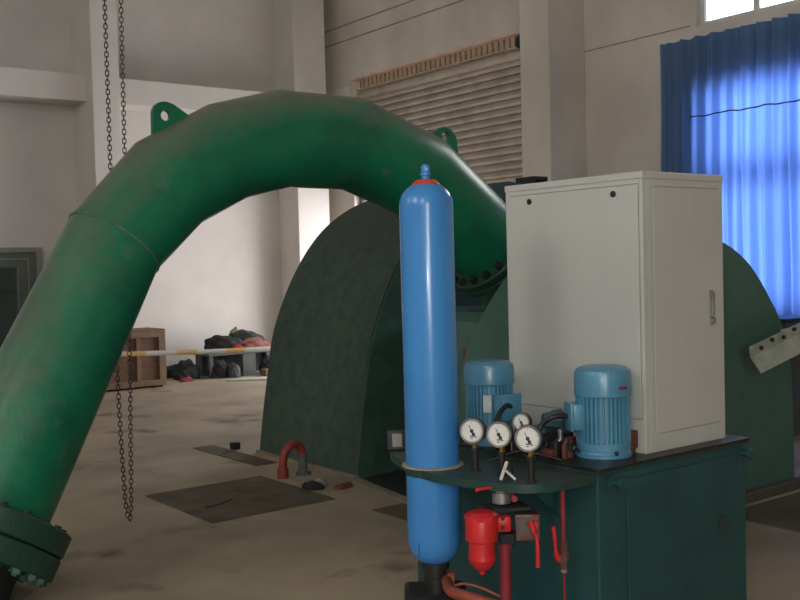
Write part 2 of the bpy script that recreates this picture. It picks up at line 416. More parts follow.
box(bm, (9.69, 9.72, 3.02), (9.80, 9.745, 3.05))
obj('pull_rod', bm, M['black'], sh)

# ------------------------------------------------------------------ curtain
cu = thing('curtain', 'pleated translucent blue curtain hanging over the bright window', 'curtain', (9.5, 5.5, 1.0))
bm = B(); ny = 420; zs = [0.80, 1.4, 2.0, 2.6, 3.2, 3.5, 3.8, 4.0, 4.06]
ya, yb = 3.3, 7.31; grid = []
ph = [random.uniform(0, 6.28) for _ in range(6)]
for j, z in enumerate(zs):
    row = []
    for i in range(ny + 1):
        y = ya + (yb - ya) * i / ny
        tt = (z - 1.0) / 3.1
        amp = 0.044 + 0.024 * (1 - tt)
        w = math.sin(y * 35 + 1.4 * math.sin(y * 3.1 + ph[0]) + 0.5 * math.sin(z * 1.3)) + 0.5 * math.sin(y * 67 + ph[1] + 0.8 * math.sin(y * 5))
        x = 9.50 + amp * w * 0.8 + 0.01 * math.sin(z * 2 + y)
        zz = z + (0.005 * math.sin(y * 27) if j == len(zs) - 1 else 0)
        row.append(bm.verts.new((x, y, zz)))
    grid.append(row)
for j in range(len(zs) - 1):
    for i in range(ny): bm.faces.new((grid[j][i], grid[j][i + 1], grid[j + 1][i + 1], grid[j + 1][i]))
obj('fabric', bm, M['curtain'], cu, smooth=80)
bm = B(); cyl(bm, (9.60, 3.2, 4.03), (9.60, 7.33, 4.03), 0.012, n=10); obj('curtain_rail', bm, M['frame_w'], cu)
bm = B(); pts = []
for i in range(120):
    y = 3.3 + (6.85 - 3.3) * i / 119
    pts.append((9.40 + 0.004 * math.sin(y * 27), y, 3.165 + 0.006 * math.sin(y * 13) + 0.004 * math.sin(y * 29)))
tube(bm, pts, 0.008, 6); obj('tie_cord', bm, M['black'], cu)

# ------------------------------------------------------------------ arch casings
def mirror(prof, xc): return prof + [(2 * xc - x, z) for x, z in reversed(prof[:-1])]
def spl(pr, k=5): return [(p.x, p.z) for p in smoothpath([(x, 0, z) for x, z in pr], k)]
profA = mirror(spl([(4.32, 0), (4.36, .3), (4.41, .6), (4.50, 1.06), (4.71, 1.52), (4.98, 1.88), (5.29, 2.11), (5.65, 2.25), (6.0, 2.30)]), 6.0)
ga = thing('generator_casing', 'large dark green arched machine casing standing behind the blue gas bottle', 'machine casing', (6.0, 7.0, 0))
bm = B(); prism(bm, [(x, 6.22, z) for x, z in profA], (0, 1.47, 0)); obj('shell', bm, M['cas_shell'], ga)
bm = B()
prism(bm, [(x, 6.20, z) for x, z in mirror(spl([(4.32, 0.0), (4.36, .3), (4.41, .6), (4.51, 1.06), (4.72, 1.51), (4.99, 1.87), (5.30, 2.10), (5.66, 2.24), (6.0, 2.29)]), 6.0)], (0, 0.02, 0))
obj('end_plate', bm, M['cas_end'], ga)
bm = B(); prism(bm, [(4.29, 6.18, 0), (4.32, 6.18, 0), (4.32, 7.70, 0), (4.29, 7.70, 0)], (0, 0, 0.02)); prism(bm, [(4.26, 6.20, 0), (4.31, 6.18, 0), (4.12, 5.22, 0), (4.07, 5.22, 0)], (0, 0, 0.015))
bmesh.ops.remove_doubles(bm, verts=bm.verts[:], dist=1e-4)
obj('mortar_footing', bm, M['mortar'], ga, smooth=0)
bm = B()   # dark frame bracket on the top
for a, b in (((5.88, 2.335), (6.05, 2.36)), ((5.88, 2.25), (5.90, 2.335)), ((6.03, 2.25), (6.05, 2.335))):
    box(bm, (a[0] + 0.42, 6.22, a[1] - 0.005), (b[0] + 0.42, 6.45, b[1] - 0.005))
obj('top_bracket', bm, M['lip'], ga, smooth=0)

profB = mirror(spl([(4.27, 0), (4.29, .8), (4.37, 1.08), (4.55, 1.33), (4.77, 1.55), (5.03, 1.69), (5.3, 1.745)]), 5.3)
gb = thing('turbine_casing', 'green arched machine casing with smooth end plate behind the grey control cabinet', 'machine casing', (5.3, 4.3, 0))
bm = B(); prism(bm, [(x, 3.84, z) for x, z in profB], (0, 1.1, 0)); obj('shell', bm, M['cas_face'], gb)
bm = B(); prism(bm, [(5.3 + (x - 5.3) * 0.998, 3.80, z * 0.998) for x, z in profB], (0, 0.04, 0)); obj('end_plate', bm, M['cas_face'], gb)
bm = B(); box(bm, (4.2, 3.74, 0), (6.4, 3.80, 0.07)); obj('mortar_footing', bm, M['plinth'], gb, smooth=0, bevel=0.01)
bm = B(); cyl(bm, (5.77, 3.794, 0.715), (5.77, 3.80, 0.715), 0.05, n=20); obj('inspection_cap', bm, M['cas_face'], gb)
# volute body between the two casings
profV = mirror([(4.75, 0), (4.75, 1.05), (4.80, 1.18), (4.9, 1.25), (5.3, 1.26)], 5.3)
gv = thing('volute_housing', 'green turbine volute under the right-hand pipe flange between the two casings', 'turbine housing', (5.3, 5.5, 0))
bm = B(); prism(bm, [(x, 4.96, z) for x, z in profV], (0, 1.19, 0)); obj('housing', bm, M['cas_face'], gv)
bm = B(); box(bm, (4.66, 5.25, 0.0), (4.75, 5.34, 1.0)); obj('support_rib', bm, M['rust'], gv, smooth=0)

# ------------------------------------------------------------------ the big green pipe
R = 0.30
RS = [0.305, 0.272, 0.288, 0.295, 0.30, 0.30, 0.30, 0.30]
AX = [(1.365, 5.165, 0.455), (2.145, 5.38, 1.765), (2.49, 5.40, 2.11), (2.87, 5.40, 2.31), (3.26, 5.40, 2.41), (3.79, 5.40, 2.41), (4.34, 5.40, 2.22), (4.97, 5.40, 1.75)]
pi = thing('penstock_pipe', 'huge green segmented bent steel pipe arching across the hall', 'pipe', (1.2, 5.1, 0))
def mitre(bm, pts, r, n=56):
    pts = [Vector(p) for p in pts]; side = None; rs = []
    for i, p in enumerate(pts):
        if i == 0: t = (pts[1] - p).normalized(); pl = t
        elif i == len(pts) - 1: t = (p - pts[i - 1]).normalized(); pl = t
        else:
            t = (p - pts[i - 1]).normalized(); t2 = (pts[i + 1] - p).normalized(); pl = (t + t2).normalized()
        s = Vector((0, 1, 0)); s = (s - s.dot(t) * t).normalized(); u = t.cross(s).normalized()
        rr = []
        for k in range(n):
            a = 2 * PI * k / n
            q = p + (s * math.cos(a) + u * math.sin(a)) * r[i]
            q = q - t * ((q - p).dot(pl) / t.dot(pl))
            rr.append(bm.verts.new(q))
        rs.append(rr)
    for a, b in zip(rs, rs[1:]): bridge(bm, a, b)
    bm.faces.new(list(reversed(rs[0]))); bm.faces.new(rs[-1])
    return rs
bm = B(); mitre(bm, AX, RS); obj('pipe_body', bm, M['pipe'], pi, smooth=40)
for i in (1,):
    p = Vector(AX[i]); t = ((p - Vector(AX[i - 1])).normalized() + (Vector(AX[i + 1]) - p).normalized()).normalized()
    tt = (p - Vector(AX[i - 1])).normalized(); k = 1 / t.dot(tt)
    s = Vector((0, 1, 0)); s = (s - s.dot(t) * t).normalized(); u = t.cross(s)
    bm = B(); pts = [p + s * math.cos(2 * PI * j / 56) * RS[i] + u * math.sin(2 * PI * j / 56) * RS[i] * k for j in range(57)]
    tube(bm, pts, 0.0085 if i == 1 else 0.0035, 6, caps=False); obj('weld_seam', bm, M['weld'], pi, label='dusty grey weld bead')
def flange(c, d, th, r, parent, mat=None, ri=None):
    bm = B(); d = Vector(d).normalized()
    lathe(bm, c, d, [(0, r - 0.008), (0.008, r), (th - 0.008, r), (th, r - 0.008)], 56)
    return obj('flange', bm, mat or M['pipe_d'], parent)
def boltring(c, d, r, n, size, h, parent, mat, ph=0.0):
    s, u, d = basis(d)
    for k in range(n):
        a = 2 * PI * k / n + ph; q = Vector(c) + s * math.cos(a) * r + u * math.sin(a) * r
        bm = B(); cyl(bm, q, q + d * h, size, n=6); cyl(bm, q + d * h, q + d * (h + size * 0.35), size * 0.5, n=8)
        obj('bolt', bm, mat, parent, smooth=20)
a0, a1 = Vector(AX[0]), Vector(AX[1]); dn = (a0 - a1).normalized()
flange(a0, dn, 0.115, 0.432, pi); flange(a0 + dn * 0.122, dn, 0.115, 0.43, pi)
boltring(a0, -dn, 0.380, 20, 0.034, 0.006, pi, M['bolt'], 0.1)
boltring(a0 + dn * 0.237, dn, 0.380, 20, 0.032, 0.022, pi, M['bolt_g'], 0.1)
bm = B(); cyl(bm, a0 + dn * 0.1, a0 + dn * 0.13, 0.37, n=40); obj('gasket', bm, M['lip'], pi)
e = a0 + dn * 0.237
bm = B(); tube(bm, [e, e + dn * 0.08, e + Vector((-0.16, -0.12, -0.22)), e + Vector((-0.32, -0.3, -0.42))], 0.27, 32); obj('lower_bend', bm, M['blackmatt'], pi)
b0, b1 = Vector(AX[-1]), Vector(AX[-2]); de = (b0 - b1).normalized()
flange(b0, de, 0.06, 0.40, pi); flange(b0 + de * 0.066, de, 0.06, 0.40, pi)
boltring(b0, -de, 0.358, 20, 0.028, 0.045, pi, M['bolt'], 0.05)
bm = B(); tube(bm, smoothpath([b0 + de * 0.12, b0 + de * 0.22, b0 + de * 0.34 + Vector((0.03, 0, 0.0)), Vector((5.30, 5.4, 1.40)), Vector((5.33, 5.4, 1.262))], 5), 0.30, 36); obj('inlet_elbow', bm, M['cas_face'], pi)
def lug(c, along, up, w, h, hole, th, name='lifting_eye'):
    """plate with rounded top and a hole"""
    along = Vector(along).normalized(); up = Vector(up).normalized(); nrm = along.cross(up)
    n = 28; outer = []; inner = []
    cc = Vector(c) + up * (h - w * 0.42)
    for k in range(n):
        a = 2 * PI * k / n; ca, sa = math.cos(a), math.sin(a)
        inner.append(cc + (along * ca + up * sa) * hole)
        if sa >= -0.05: outer.append(cc + (along * ca * 0.42 + up * sa * 0.42) * w)
        else:
            tq = -sa; x = ca * 0.42 * w * (1 + 0.5 * tq); outer.append(Vector(c) + along * (ca / max(abs(ca), 0.0001) * 0.62 * w * min(1, abs(ca) * 1.6)) + up * 0)
    bm = B(); off = nrm * th / 2
    Of = [bm.verts.new(p + off) for p in outer]; Ob = [bm.verts.new(p - off) for p in outer]
    If = [bm.verts.new(p + off) for p in inner]; Ib = [bm.verts.new(p - off) for p in inner]
    bridge(bm, Of, If); bridge(bm, If, Ib); bridge(bm, Ib, Ob); bridge(bm, Ob, Of)
    return obj(name, bm, M['pipe'], pi, smooth=35)
def plate_eye(outline, hc, hr, y, th):
    """flat eye plate in the pipe's own plane: outline (x, z) closed, star-shaped about the hole centre"""
    n = 48; outer = []; inner = []; hx_, hz_ = hc
    for k in range(n):
        a = 2 * PI * k / n; dx, dz = math.cos(a), math.sin(a); best = None
        for (x0, z0), (x1, z1) in zip(outline, outline[1:] + outline[:1]):
            ex_, ez_ = x1 - x0, z1 - z0; den = dx * ez_ - dz * ex_
            if abs(den) < 1e-9: continue
            t = ((x0 - hx_) * ez_ - (z0 - hz_) * ex_) / den; w_ = ((x0 - hx_) * dz - (z0 - hz_) * dx) / den
            if t > 0 and -1e-6 <= w_ <= 1 + 1e-6 and (best is None or t < best): best = t
        outer.append(Vector((hx_ + dx * best, y, hz_ + dz * best))); inner.append(Vector((hx_ + dx * hr, y, hz_ + dz * hr)))
    off = Vector((0, th / 2, 0)); bm = B()
    L4 = [[bm.verts.new(p + o_) for p in q] for q, o_ in ((outer, off), (inner, off), (inner, -off), (outer, -off))]
    for k in range(4): bridge(bm, L4[k], L4[(k + 1) % 4])
    return obj('lifting_eye', bm, M['pipe'], pi, smooth=35)
plate_eye([(2.40, 2.30), (2.402, 2.516), (2.415, 2.55), (2.440, 2.572), (2.483, 2.580), (2.532, 2.567), (2.618, 2.514), (2.75, 2.42), (2.75, 2.30)], (2.480, 2.498), 0.030, 5.4, 0.035)
plate_eye([(4.46, 2.30), (4.485, 2.52), (4.52, 2.555), (4.58, 2.57), (4.64, 2.55), (4.685, 2.50), (4.70, 2.40), (4.70, 2.15)], (4.585, 2.50), 0.034, 5.4, 0.035)

# ------------------------------------------------------------------ hoist chain (hangs behind the pipe)
def chain_link(bm, c, tdir, side, L, W, r):
    t = Vector(tdir).normalized(); s = Vector(side); s = (s - s.dot(t) * t).normalized()
    pts = []
    for k in range(12):
        a = 2 * PI * k / 12
        x = math.cos(a) * W / 2; y = math.sin(a) * W / 2 + (L - W) / 2 * (1 if math.sin(a) >= 0 else -1)
        pts.append(Vector(c) + s * x + t * y)
    nrm = t.cross(s); rings = []
    for k in range(12):
        d = (pts[(k + 1) % 12] - pts[k - 1]).normalized(); q = nrm.cross(d).normalized()
        rings.append([bm.verts.new(pts[k] + (nrm * math.cos(2 * PI * j / 5) + q * math.sin(2 * PI * j / 5)) * r) for j in range(5)])
    for k in range(12): bridge(bm, rings[k], rings[(k + 1) % 12])
path = []
cx, cy = 2.366, 5.85
# left strand down, loop, right strand up  (direction along picture-right = (0.79,-0.61))
ex, ey = 0.792, -0.61
zt = ZC - 0.02
def P(s, z): return Vector((cx + ex * s, cy + ey * s, z))
def dens(pts, step):
    out = [pts[0]]; acc = 0
    for a, b in zip(pts, pts[1:]):
        L = (b - a).length
        while acc + L >= step:
            a = a + (b - a).normalized() * (step - acc); L = (b - a).length; acc = 0; out.append(a)
        acc += L
    return out
ctrl = [P(-0.036 - 0.005, zt), P(-0.038, 3.2), P(-0.040, 0.9), P(-0.034, 0.6), P(-0.020, 0.2), P(-0.008, 0.11), P(0.0, 0.085), P(0.008, 0.11), P(0.016, 0.2), P(0.026, 0.6), P(0.035, 0.9), P(0.060, 3.2), P(0.075, zt)]
chn = dens(ctrl, 0.028)
bm = B()
for i in range(len(chn) - 1):
    t = chn[i + 1] - chn[i - 1] if i else chn[1] - chn[0]
    side = Vector((ex, ey, 0)) if i % 2 else Vector((-ey, ex, 0))
    side = Vector((ex, ey, 0)) * (1 if i % 2 else .35) + Vector((-ey, ex, 0)) * (.35 if i % 2 else -1)
    chain_link(bm, chn[i], t, side, 0.036, 0.021, 0.0034)
obj('hoist_chain', bm, M['chain'], label='long loop of rusty steel hoist chain hanging beside the pipe', cat='chain', smooth=60)

# ------------------------------------------------------------------ floor plates
bm = B(); box(bm, (2.86, 5.73, 0), (3.80, 6.76, 0.010)); o = obj('floor_hatch_plate', bm, M['plate'], label='dark square steel cover plate lying on the floor before the arched casing', cat='floor plate', smooth=0)
bm = B(); tube(bm, [(3.0, 6.1, 0.012), (3.12, 6.12, 0.016), (3.25, 6.2, 0.012)], 0.006, 6); obj('grip_wire', bm, M['black'], o)
bm = B(); box(bm, (3.98, 7.15, 0), (4.18, 8.3, 0.006)); obj('trench_cover_plate', bm, M['plate'], label='narrow dark trench cover plate at the far left of the arched casing', cat='floor plate', smooth=0)
bm = B(); box(bm, (5.30, 2.4, 0), (6.9, 3.68, 0.010)); obj('floor_cover_plate', bm, M['plate'], label='brown floor plate at the right edge below the green end plate', cat='floor plate', smooth=0)
bm = B(); box(bm, (3.80, 4.9, 0), (4.06, 5.30, 0.006)); obj('drain_cover_plate', bm, M['plate'], label='small dark floor plate just left of the blue gas bottle', cat='floor plate', smooth=0)
bm = B(); box(bm, (4.17, 7.88, 0.010), (4.24, 7.96, 0.075), 0.01); obj('black_block', bm, M['black'], label='tiny black block on the floor left of the arched casing', cat='block', smooth=20)

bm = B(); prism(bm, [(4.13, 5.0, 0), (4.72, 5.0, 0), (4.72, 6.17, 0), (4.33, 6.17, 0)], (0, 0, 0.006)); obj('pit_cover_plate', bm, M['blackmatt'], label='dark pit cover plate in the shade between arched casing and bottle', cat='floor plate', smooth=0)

# faded red pipe stub by the casing
st = thing('red_pipe_stub', 'faded red curved pipe stub rising from the floor beside the casing', 'pipe', (4.0, 6.6, 0))
bm = B(); tube(bm, smoothpath([(3.905, 6.6, 0.06), (3.915, 6.6, 0.16), (3.955, 6.6, 0.225), (4.02, 6.6, 0.245), (4.07, 6.6, 0.215), (4.085, 6.6, 0.15)], 6), 0.032, 14)
obj('bent_tube', bm, M['fadedred'], st)
bm = B(); cyl(bm, (3.905, 6.6, 0.0), (3.905, 6.6, 0.075), 0.044, n=18); obj('collar', bm, M['fadedred'], st)
bm = B(); cyl(bm, (4.085, 6.6, 0), (4.085, 6.6, 0.16), 0.036, n=18); cyl(bm, (4.09, 6.6, 0), (4.09, 6.6, 0.02), 0.06, n=18); obj('grey_base', bm, M['greybox'], st)

# rags and scraps on the floor
def rag(name, c, rx, ry, h, mat, label, cat, seed=0, parent=None, group=None, lob=3, z0=None, yaw=0):
    rnd = random.Random(seed); bm = B()
    bmesh.ops.create_icosphere(bm, subdivisions=4, radius=1)
    ph = [rnd.uniform(0, 6.28) for _ in range(9)]
    for v in bm.verts:
        x, y, z = v.co
        d = 1 + 0.14 * math.sin(lob * x + ph[0] + 2 * y) + 0.10 * math.sin(5 * y + ph[1] + 3 * z) + 0.05 * math.sin(11 * x + 7 * z + ph[2]) + 0.04 * math.sin(13 * y + 9 * x + ph[3])
        z2 = max(z, -0.35)
        xx, yy = x * rx * d, y * ry * d
        v.co = (c[0] + xx * math.cos(yaw) - yy * math.sin(yaw), c[1] + xx * math.sin(yaw) + yy * math.cos(yaw), c[2] + (z2 + 0.35) * h / 1.35 * (d if z2 > -0.34 else 1))
    return obj(name, bm, mat, parent, label, cat, group, smooth=60)
rag('black_rag', (3.86, 6.11, 0), 0.09, 0.05, 0.05, M['cloth_b'], 'crumpled black rag on the floor at the foot of the casing', 'rag', 3, yaw=-.6)
rag('grey_paper_scrap', (3.965, 6.16, 0), 0.05, 0.04, 0.055, M['paper'], 'crumpled light grey paper scrap beside the black rag', 'paper', 5)
rag('brown_rag', (4.05, 5.99, 0), 0.07, 0.035, 0.035, M['rust'], 'small brown rag right of the grey paper scrap', 'rag', 6)

# ------------------------------------------------------------------ back of the hall
cr = thing('wooden_crate', 'brown plywood shipping crate with framed side against the back wall', 'crate', (5.3, 13.4, 0))
bm = B(); box(bm, (4.85, 13.10, 0.05), (5.86, 13.65, 0.76)); obj('panels', bm, M['wood'], cr, smooth=0)
bm = B(); y0, y1 = 13.06, 13.10
box(bm, (4.83, y0, 0.70), (5.90, y1, 0.79)); box(bm, (4.83, y0, 0.03), (5.90, y1, 0.11)); box(bm, (4.83, y0, 0.11), (4.92, y1, 0.70)); box(bm, (5.80, y0, 0.11), (5.90, y1, 0.70)); box(bm, (5.47, y0, 0.11), (5.53, y1, 0.70))
obj('frame', bm, M['wood_l'], cr, smooth=0, bevel=0.004)
for xr in (4.85, 5.74):
    bm = B(); box(bm, (xr, 13.1, 0), (xr + 0.12, 13.6, 0.05)); obj('runner', bm, M['rust'], cr, smooth=0)
bm = B(); box(bm, (4.83, 13.06, 0.79), (5.90, 13.67, 0.81)); obj('lid', bm, M['wood'], cr, smooth=0)

t = thing('switch_cabinet', 'dark green steel cabinet at the left edge in front of the door', 'cabinet', (3.0, 12.2, 0))
bm = B(); box(bm, (2.5, 12.0, 0), (3.61, 12.5, 1.70), 0.01); obj('body', bm, M['cab_dark'], t, smooth=0)
bm = B(); box(bm, (2.53, 11.98, 1.42), (3.58, 12.0, 1.67)); obj('upper_door', bm, M['cab_dark'], t, smooth=0, bevel=0.004)
bm = B(); box(bm, (2.53, 11.98, 0.05), (3.58, 12.0, 1.40)); obj('lower_door', bm, M['cab_dark'], t, smooth=0, bevel=0.004)

# bench with clothes and bags
bn = thing('work_bench', 'low dark bench heaped with clothes at the back wall', 'bench', (7.3, 13.7, 0))
bm = B(); box(bm, (6.75, 13.45, 0.33), (8.05, 13.95, 0.38)); obj('bench_top', bm, M['greybox'], bn, smooth=0, bevel=0.004)
bm = B(); box(bm, (6.78, 13.92, 0), (8.02, 13.95, 0.33)); obj('back_panel', bm, M['cloth_b'], bn, smooth=0)
for x, y in ((6.78, 13.48), (6.78, 13.86), (7.96, 13.48), (7.96, 13.86)):
    bm = B(); box(bm, (x, y, 0), (x + 0.06, y + 0.06, 0.33)); obj('leg', bm, M['greybox'], bn, smooth=0)
rag('black_bag', (7.18, 13.7, 0.38), 0.32, 0.20, 0.21, M['cloth_b'], 'slumped black bag at the left end of the low bench', 'bag', 11)
rag('dark_green_coat', (7.62, 13.8, 0.38), 0.33, 0.16, 0.25, M['cloth_g'], 'heap of dark green coat behind the pink bundle on the bench', 'clothing', 12)
rag('pink_bundle', (7.55, 13.52, 0.38), 0.28, 0.07, 0.15, M['cloth_p'], 'pink cloth bundle on the right half of the low bench', 'cloth', 13)
rag('red_cloth', (7.25, 13.48, 0.38), 0.10, 0.05, 0.075, M['cloth_r'], 'bright red cloth on the bench before the black bag', 'cloth', 14)
rag('tan_cap', (7.42, 13.90, 0.53), 0.08, 0.06, 0.17, M['cloth_t'], 'tan cloth tucked between black bag and dark green coat', 'cloth', 15)
bm = B(); box(bm, (7.28, 13.38, 0), (7.50, 13.44, 0.33), 0.005); obj('grey_board', bm, M['greybox'], label='upright dark grey board leaning before the bench', cat='board', smooth=0)
rag('white_sack', (7.12, 13.36, 0.0), 0.09, 0.07, 0.19, M['greybox'], 'pale grey sack on the floor under the bench', 'sack', 16)
rag('black_sack', (6.98, 13.5, 0.0), 0.19, 0.09, 0.24, M['cloth_b'], 'black sack on the floor under the left of the bench', 'sack', 17)
rag('black_boot_bag', (7.72, 13.40, 0.0), 0.14, 0.09, 0.23, M['cloth_b'], 'black sack on the floor under the right of the bench', 'sack', 18)
bm = B(); box(bm, (7.50, 13.08, 0), (7.68, 13.24, 0.10), 0.006); obj('brown_carton', bm, M['wood_l'], label='small brown carton on the floor right of the grey board', cat='box', smooth=0)
rag('dark_green_tarp', (6.34, 14.15, 0), 0.58, 0.10, 0.19, M['cloth_g'], 'folded dark green tarpaulin lying along the back wall right of the crate', 'tarpaulin', 19)
rag('magenta_cloth', (6.36, 13.42, 0), 0.10, 0.06, 0.06, M['cloth_m'], 'small magenta cloth on the floor left of the bench', 'cloth', 20)
rag('dark_sack_pile', (6.50, 13.72, 0), 0.20, 0.14, 0.24, M['cloth_g'], 'dark green sack on the floor beside the left end of the bench', 'sack', 21)
bm = B(); prism(bm, [(6.75, 12.95, 0), (7.6, 12.35, 0), (7.9, 12.6, 0), (7.15, 13.1, 0)], (0, 0, 0.02)); obj('white_board_sheet', bm, M['whiteish'], label='thin pale board lying flat on the floor before the bench', cat='board', smooth=0)

# barrier tape between two posts
tp = thing('barrier_tape', 'white and yellow barrier tape stretched in front of the crate and bench', 'tape', (3.6, 12.3, 0))
ax0, ax1 = Vector((4.15, 12.15, 0.62)), Vector((8.3, 12.0, 0.49)); bm = B(); rows = []
for i in range(61):
    s = i / 60; p = ax0.lerp(ax1, s); p.z -= 0.03 * math.sin(PI * s)
    tw = 0.35 * math.sin(s * 9); h = 0.033
    rows.append((bm.verts.new(p + Vector((0, math.sin(tw) * h, math.cos(tw) * h))), bm.verts.new(p - Vector((0, math.sin(tw) * h, math.cos(tw) * h)))))
for a, b in zip(rows, rows[1:]): bm.faces.new((a[0], b[0], b[1], a[1]))
o = obj('tape_band', bm, M['tape'], tp, smooth=60)
md = o.modifiers.new('solid', 'SOLIDIFY'); md.thickness = 0.002
for p in (ax0, ax1):
    bm = B(); cyl(bm, (p.x, p.y, 0.02), (p.x, p.y, 0.75), 0.02, n=12); cyl(bm, (p.x, p.y, 0), (p.x, p.y, 0.03), 0.12, n=20); obj('post', bm, M['doorframe'], tp)

# pale slotted angle with bolts at the right edge
an = thing('bolted_angle_bar', 'pale bolted steel angle bar slanting up at the right edge before the green casing', 'angle bar', (6.0, 3.5, 0))
A0 = Vector((5.52, 3.6, 0.985)); A1 = Vector((6.45, 3.6, 1.175)); d = (A1 - A0).normalized()
s_ = d.cross(Vector((0, 1, 0))).normalized(); L = (A1 - A0).length
nz = Vector((0.18, 0, -0.98)); up = (Vector((0, 0, 1)) - d.z * d).normalized()
bm = B(); obox(bm, A0 + d * L / 2 + up * 0.022, (L, 0.012, 0.068), d, up)
obj('upper_leg', bm, M['angle'], an, smooth=0)
lowup = (up * -0.86 + Vector((0, -0.5, 0))).normalized()
bm = B(); obox(bm, A0 + d * L / 2 - up * 0.012 + lowup * 0.055, (L, 0.012, 0.12), d, lowup)
obj('lower_leg', bm, M['angle'], an, smooth=0)
for k in range(6):
    q = A0 + d * (0.10 + 0.13 * k) + up * (0.022 + 0.018 * (k % 2)) - Vector((0, 0.006, 0))
    bm = B(); cyl(bm, q, q - Vector((0, 0.016, 0)), 0.014, n=6); obj('bolt', bm, M['lip'], an)
bm = B(); prism(bm, [(5.88, 3.608, 1.08), (5.88, 3.608, 1.125), (6.40, 3.608, 1.145), (6.45, 3.608, 1.25), (6.45, 3.608, 1.14)], (0, 0.01, 0)); obj('gusset_plate', bm, M['angle'], an, smooth=0)
bm = B(); box(bm, (6.42, 3.62, 0), (6.50, 3.71, 1.24)); obj('post', bm, M['cas_face'], an, smooth=0)
dk = thing('dark_switch_box', 'dark box on a stand behind the pale angle bar at the right edge', 'box', (8.15, 4.95, 0))
bm = B(); box(bm, (7.90, 4.80, 0.80), (8.4, 5.1, 1.03), 0.01); obj('housing', bm, M['greybox'], dk, smooth=0)
bm = B(); box(bm, (7.82, 4.76, 1.03), (8.45, 5.15, 1.06)); obj('lid', bm, M['lip'], dk, smooth=0)
bm = B(); box(bm, (8.1, 4.88, 0), (8.25, 5.02, 0.80)); obj('stand', bm, M['greybox'], dk, smooth=0)

# ------------------------------------------------------------------ oil tank with shelf
BX, BY = 2.597, 3.182
tk = thing('oil_tank', 'dark teal steel oil tank carrying the grey cabinet and blue motors', 'tank', (3.4, 3.1, 0))
bm = B(); box(bm, (2.925, 2.58, 0.0), (3.903, 3.72, 0.775)); obj('body', bm, M['tank'], tk, smooth=0, bevel=0.008)
bm = B(); box(bm, (2.915, 2.565, 0.775), (3.905, 3.75, 0.787)); obj('top_flange', bm, M['tank_top'], tk, smooth=0)
bm = B(); box(bm, (2.91, 2.56, 0.787), (3.91, 3.755, 0.800)); obj('cover_plate', bm, M['lip'], tk, smooth=0, bevel=0.003)
bm = B(); box(bm, (3.09, 2.572, 0.05), (3.80, 2.58, 0.735), 0.003); obj('front_cover', bm, M['tank'], tk, smooth=0)
out = smoothpath([(2.945, 3.64, 0), (2.80, 3.65, 0), (2.67, 3.57, 0), (2.565, 3.36, 0), (2.495, 3.12, 0), (2.50, 2.95, 0), (2.545, 2.78, 0), (2.60, 2.66, 0), (2.70, 2.60, 0), (2.85, 2.585, 0), (2.945, 2.585, 0)], 6)
out = [Vector((max(2.45, p.x), p.y, 0)) for p in out]
bm = B(); nh = 48
Lo = [bm.verts.new((p.x if p.x < 2.93 else 2.925, p.y, 0.742)) for p in out]
Hi = [bm.verts.new((BX + 0.1135 * math.cos(2 * PI * k / nh), BY + 0.1135 * math.sin(2 * PI * k / nh), 0.742)) for k in range(nh)]
es = [bm.edges.new((L_[k], L_[(k + 1) % len(L_)])) for L_ in (Lo, Hi) for k in range(len(L_))]
fs = bmesh.ops.triangle_fill(bm, use_beauty=True, use_dissolve=False, edges=es)['geom']
fs = [f for f in fs if isinstance(f, bmesh.types.BMFace)]
ex = bmesh.ops.extrude_face_region(bm, geom=fs)['geom']
bmesh.ops.translate(bm, vec=(0, 0, 0.033), verts=[v for v in ex if isinstance(v, bmesh.types.BMVert)])
obj('gauge_shelf', bm, M['tank_top'], tk, smooth=30)
bm = B(); prism(bm, [(2.945, 2.75, 0.742), (2.70, 2.75, 0.742), (2.945, 2.75, 0.55)], (0, 0.012, 0)); obj('shelf_gusset', bm, M['tank'], tk, smooth=0)
def trunnion(c, d):
    bm = B(); lathe(bm, c, d, [(0, 0.030), (0.006, 0.030), (0.008, 0.016), (0.045, 0.016), (0.047, 0.026), (0.058, 0.026), (0.060, 0.022)], 20)
    return obj('lifting_lug', bm, M['tank'], tk)
trunnion((3.01, 2.58, 0.735), (0, -1, 0)); trunnion((3.865, 2.58, 0.735), (0, -1, 0)); 
bm = B(); cyl(bm, (3.72, 2.573, 0.45), (3.72, 2.568, 0.45), 0.04, n=24); obj('drain_cap', bm, M['tank_top'], tk)

# ------------------------------------------------------------------ control cabinet
cb = thing('control_cabinet', 'tall light grey steel control cabinet standing on the dark tank', 'cabinet', (3.55, 3.03, 0.8))
x0, x1, y0, y1, zb, zt = 3.283, 3.83, 2.63, 3.43, 0.80, 1.962
bm = B(); box(bm, (x0 + .006, y0 + .006, zb), (x1 - .006, y1, zt - 0.03)); obj('body', bm, M['cab'], cb, smooth=0)
bm = B(); box(bm, (x0 - 0.004, y0 - 0.004, zt - 0.03), (x1 + 0.004, y1 + 0.004, zt)); obj('top_cap', bm, M['cab'], cb, smooth=0, bevel=0.004)
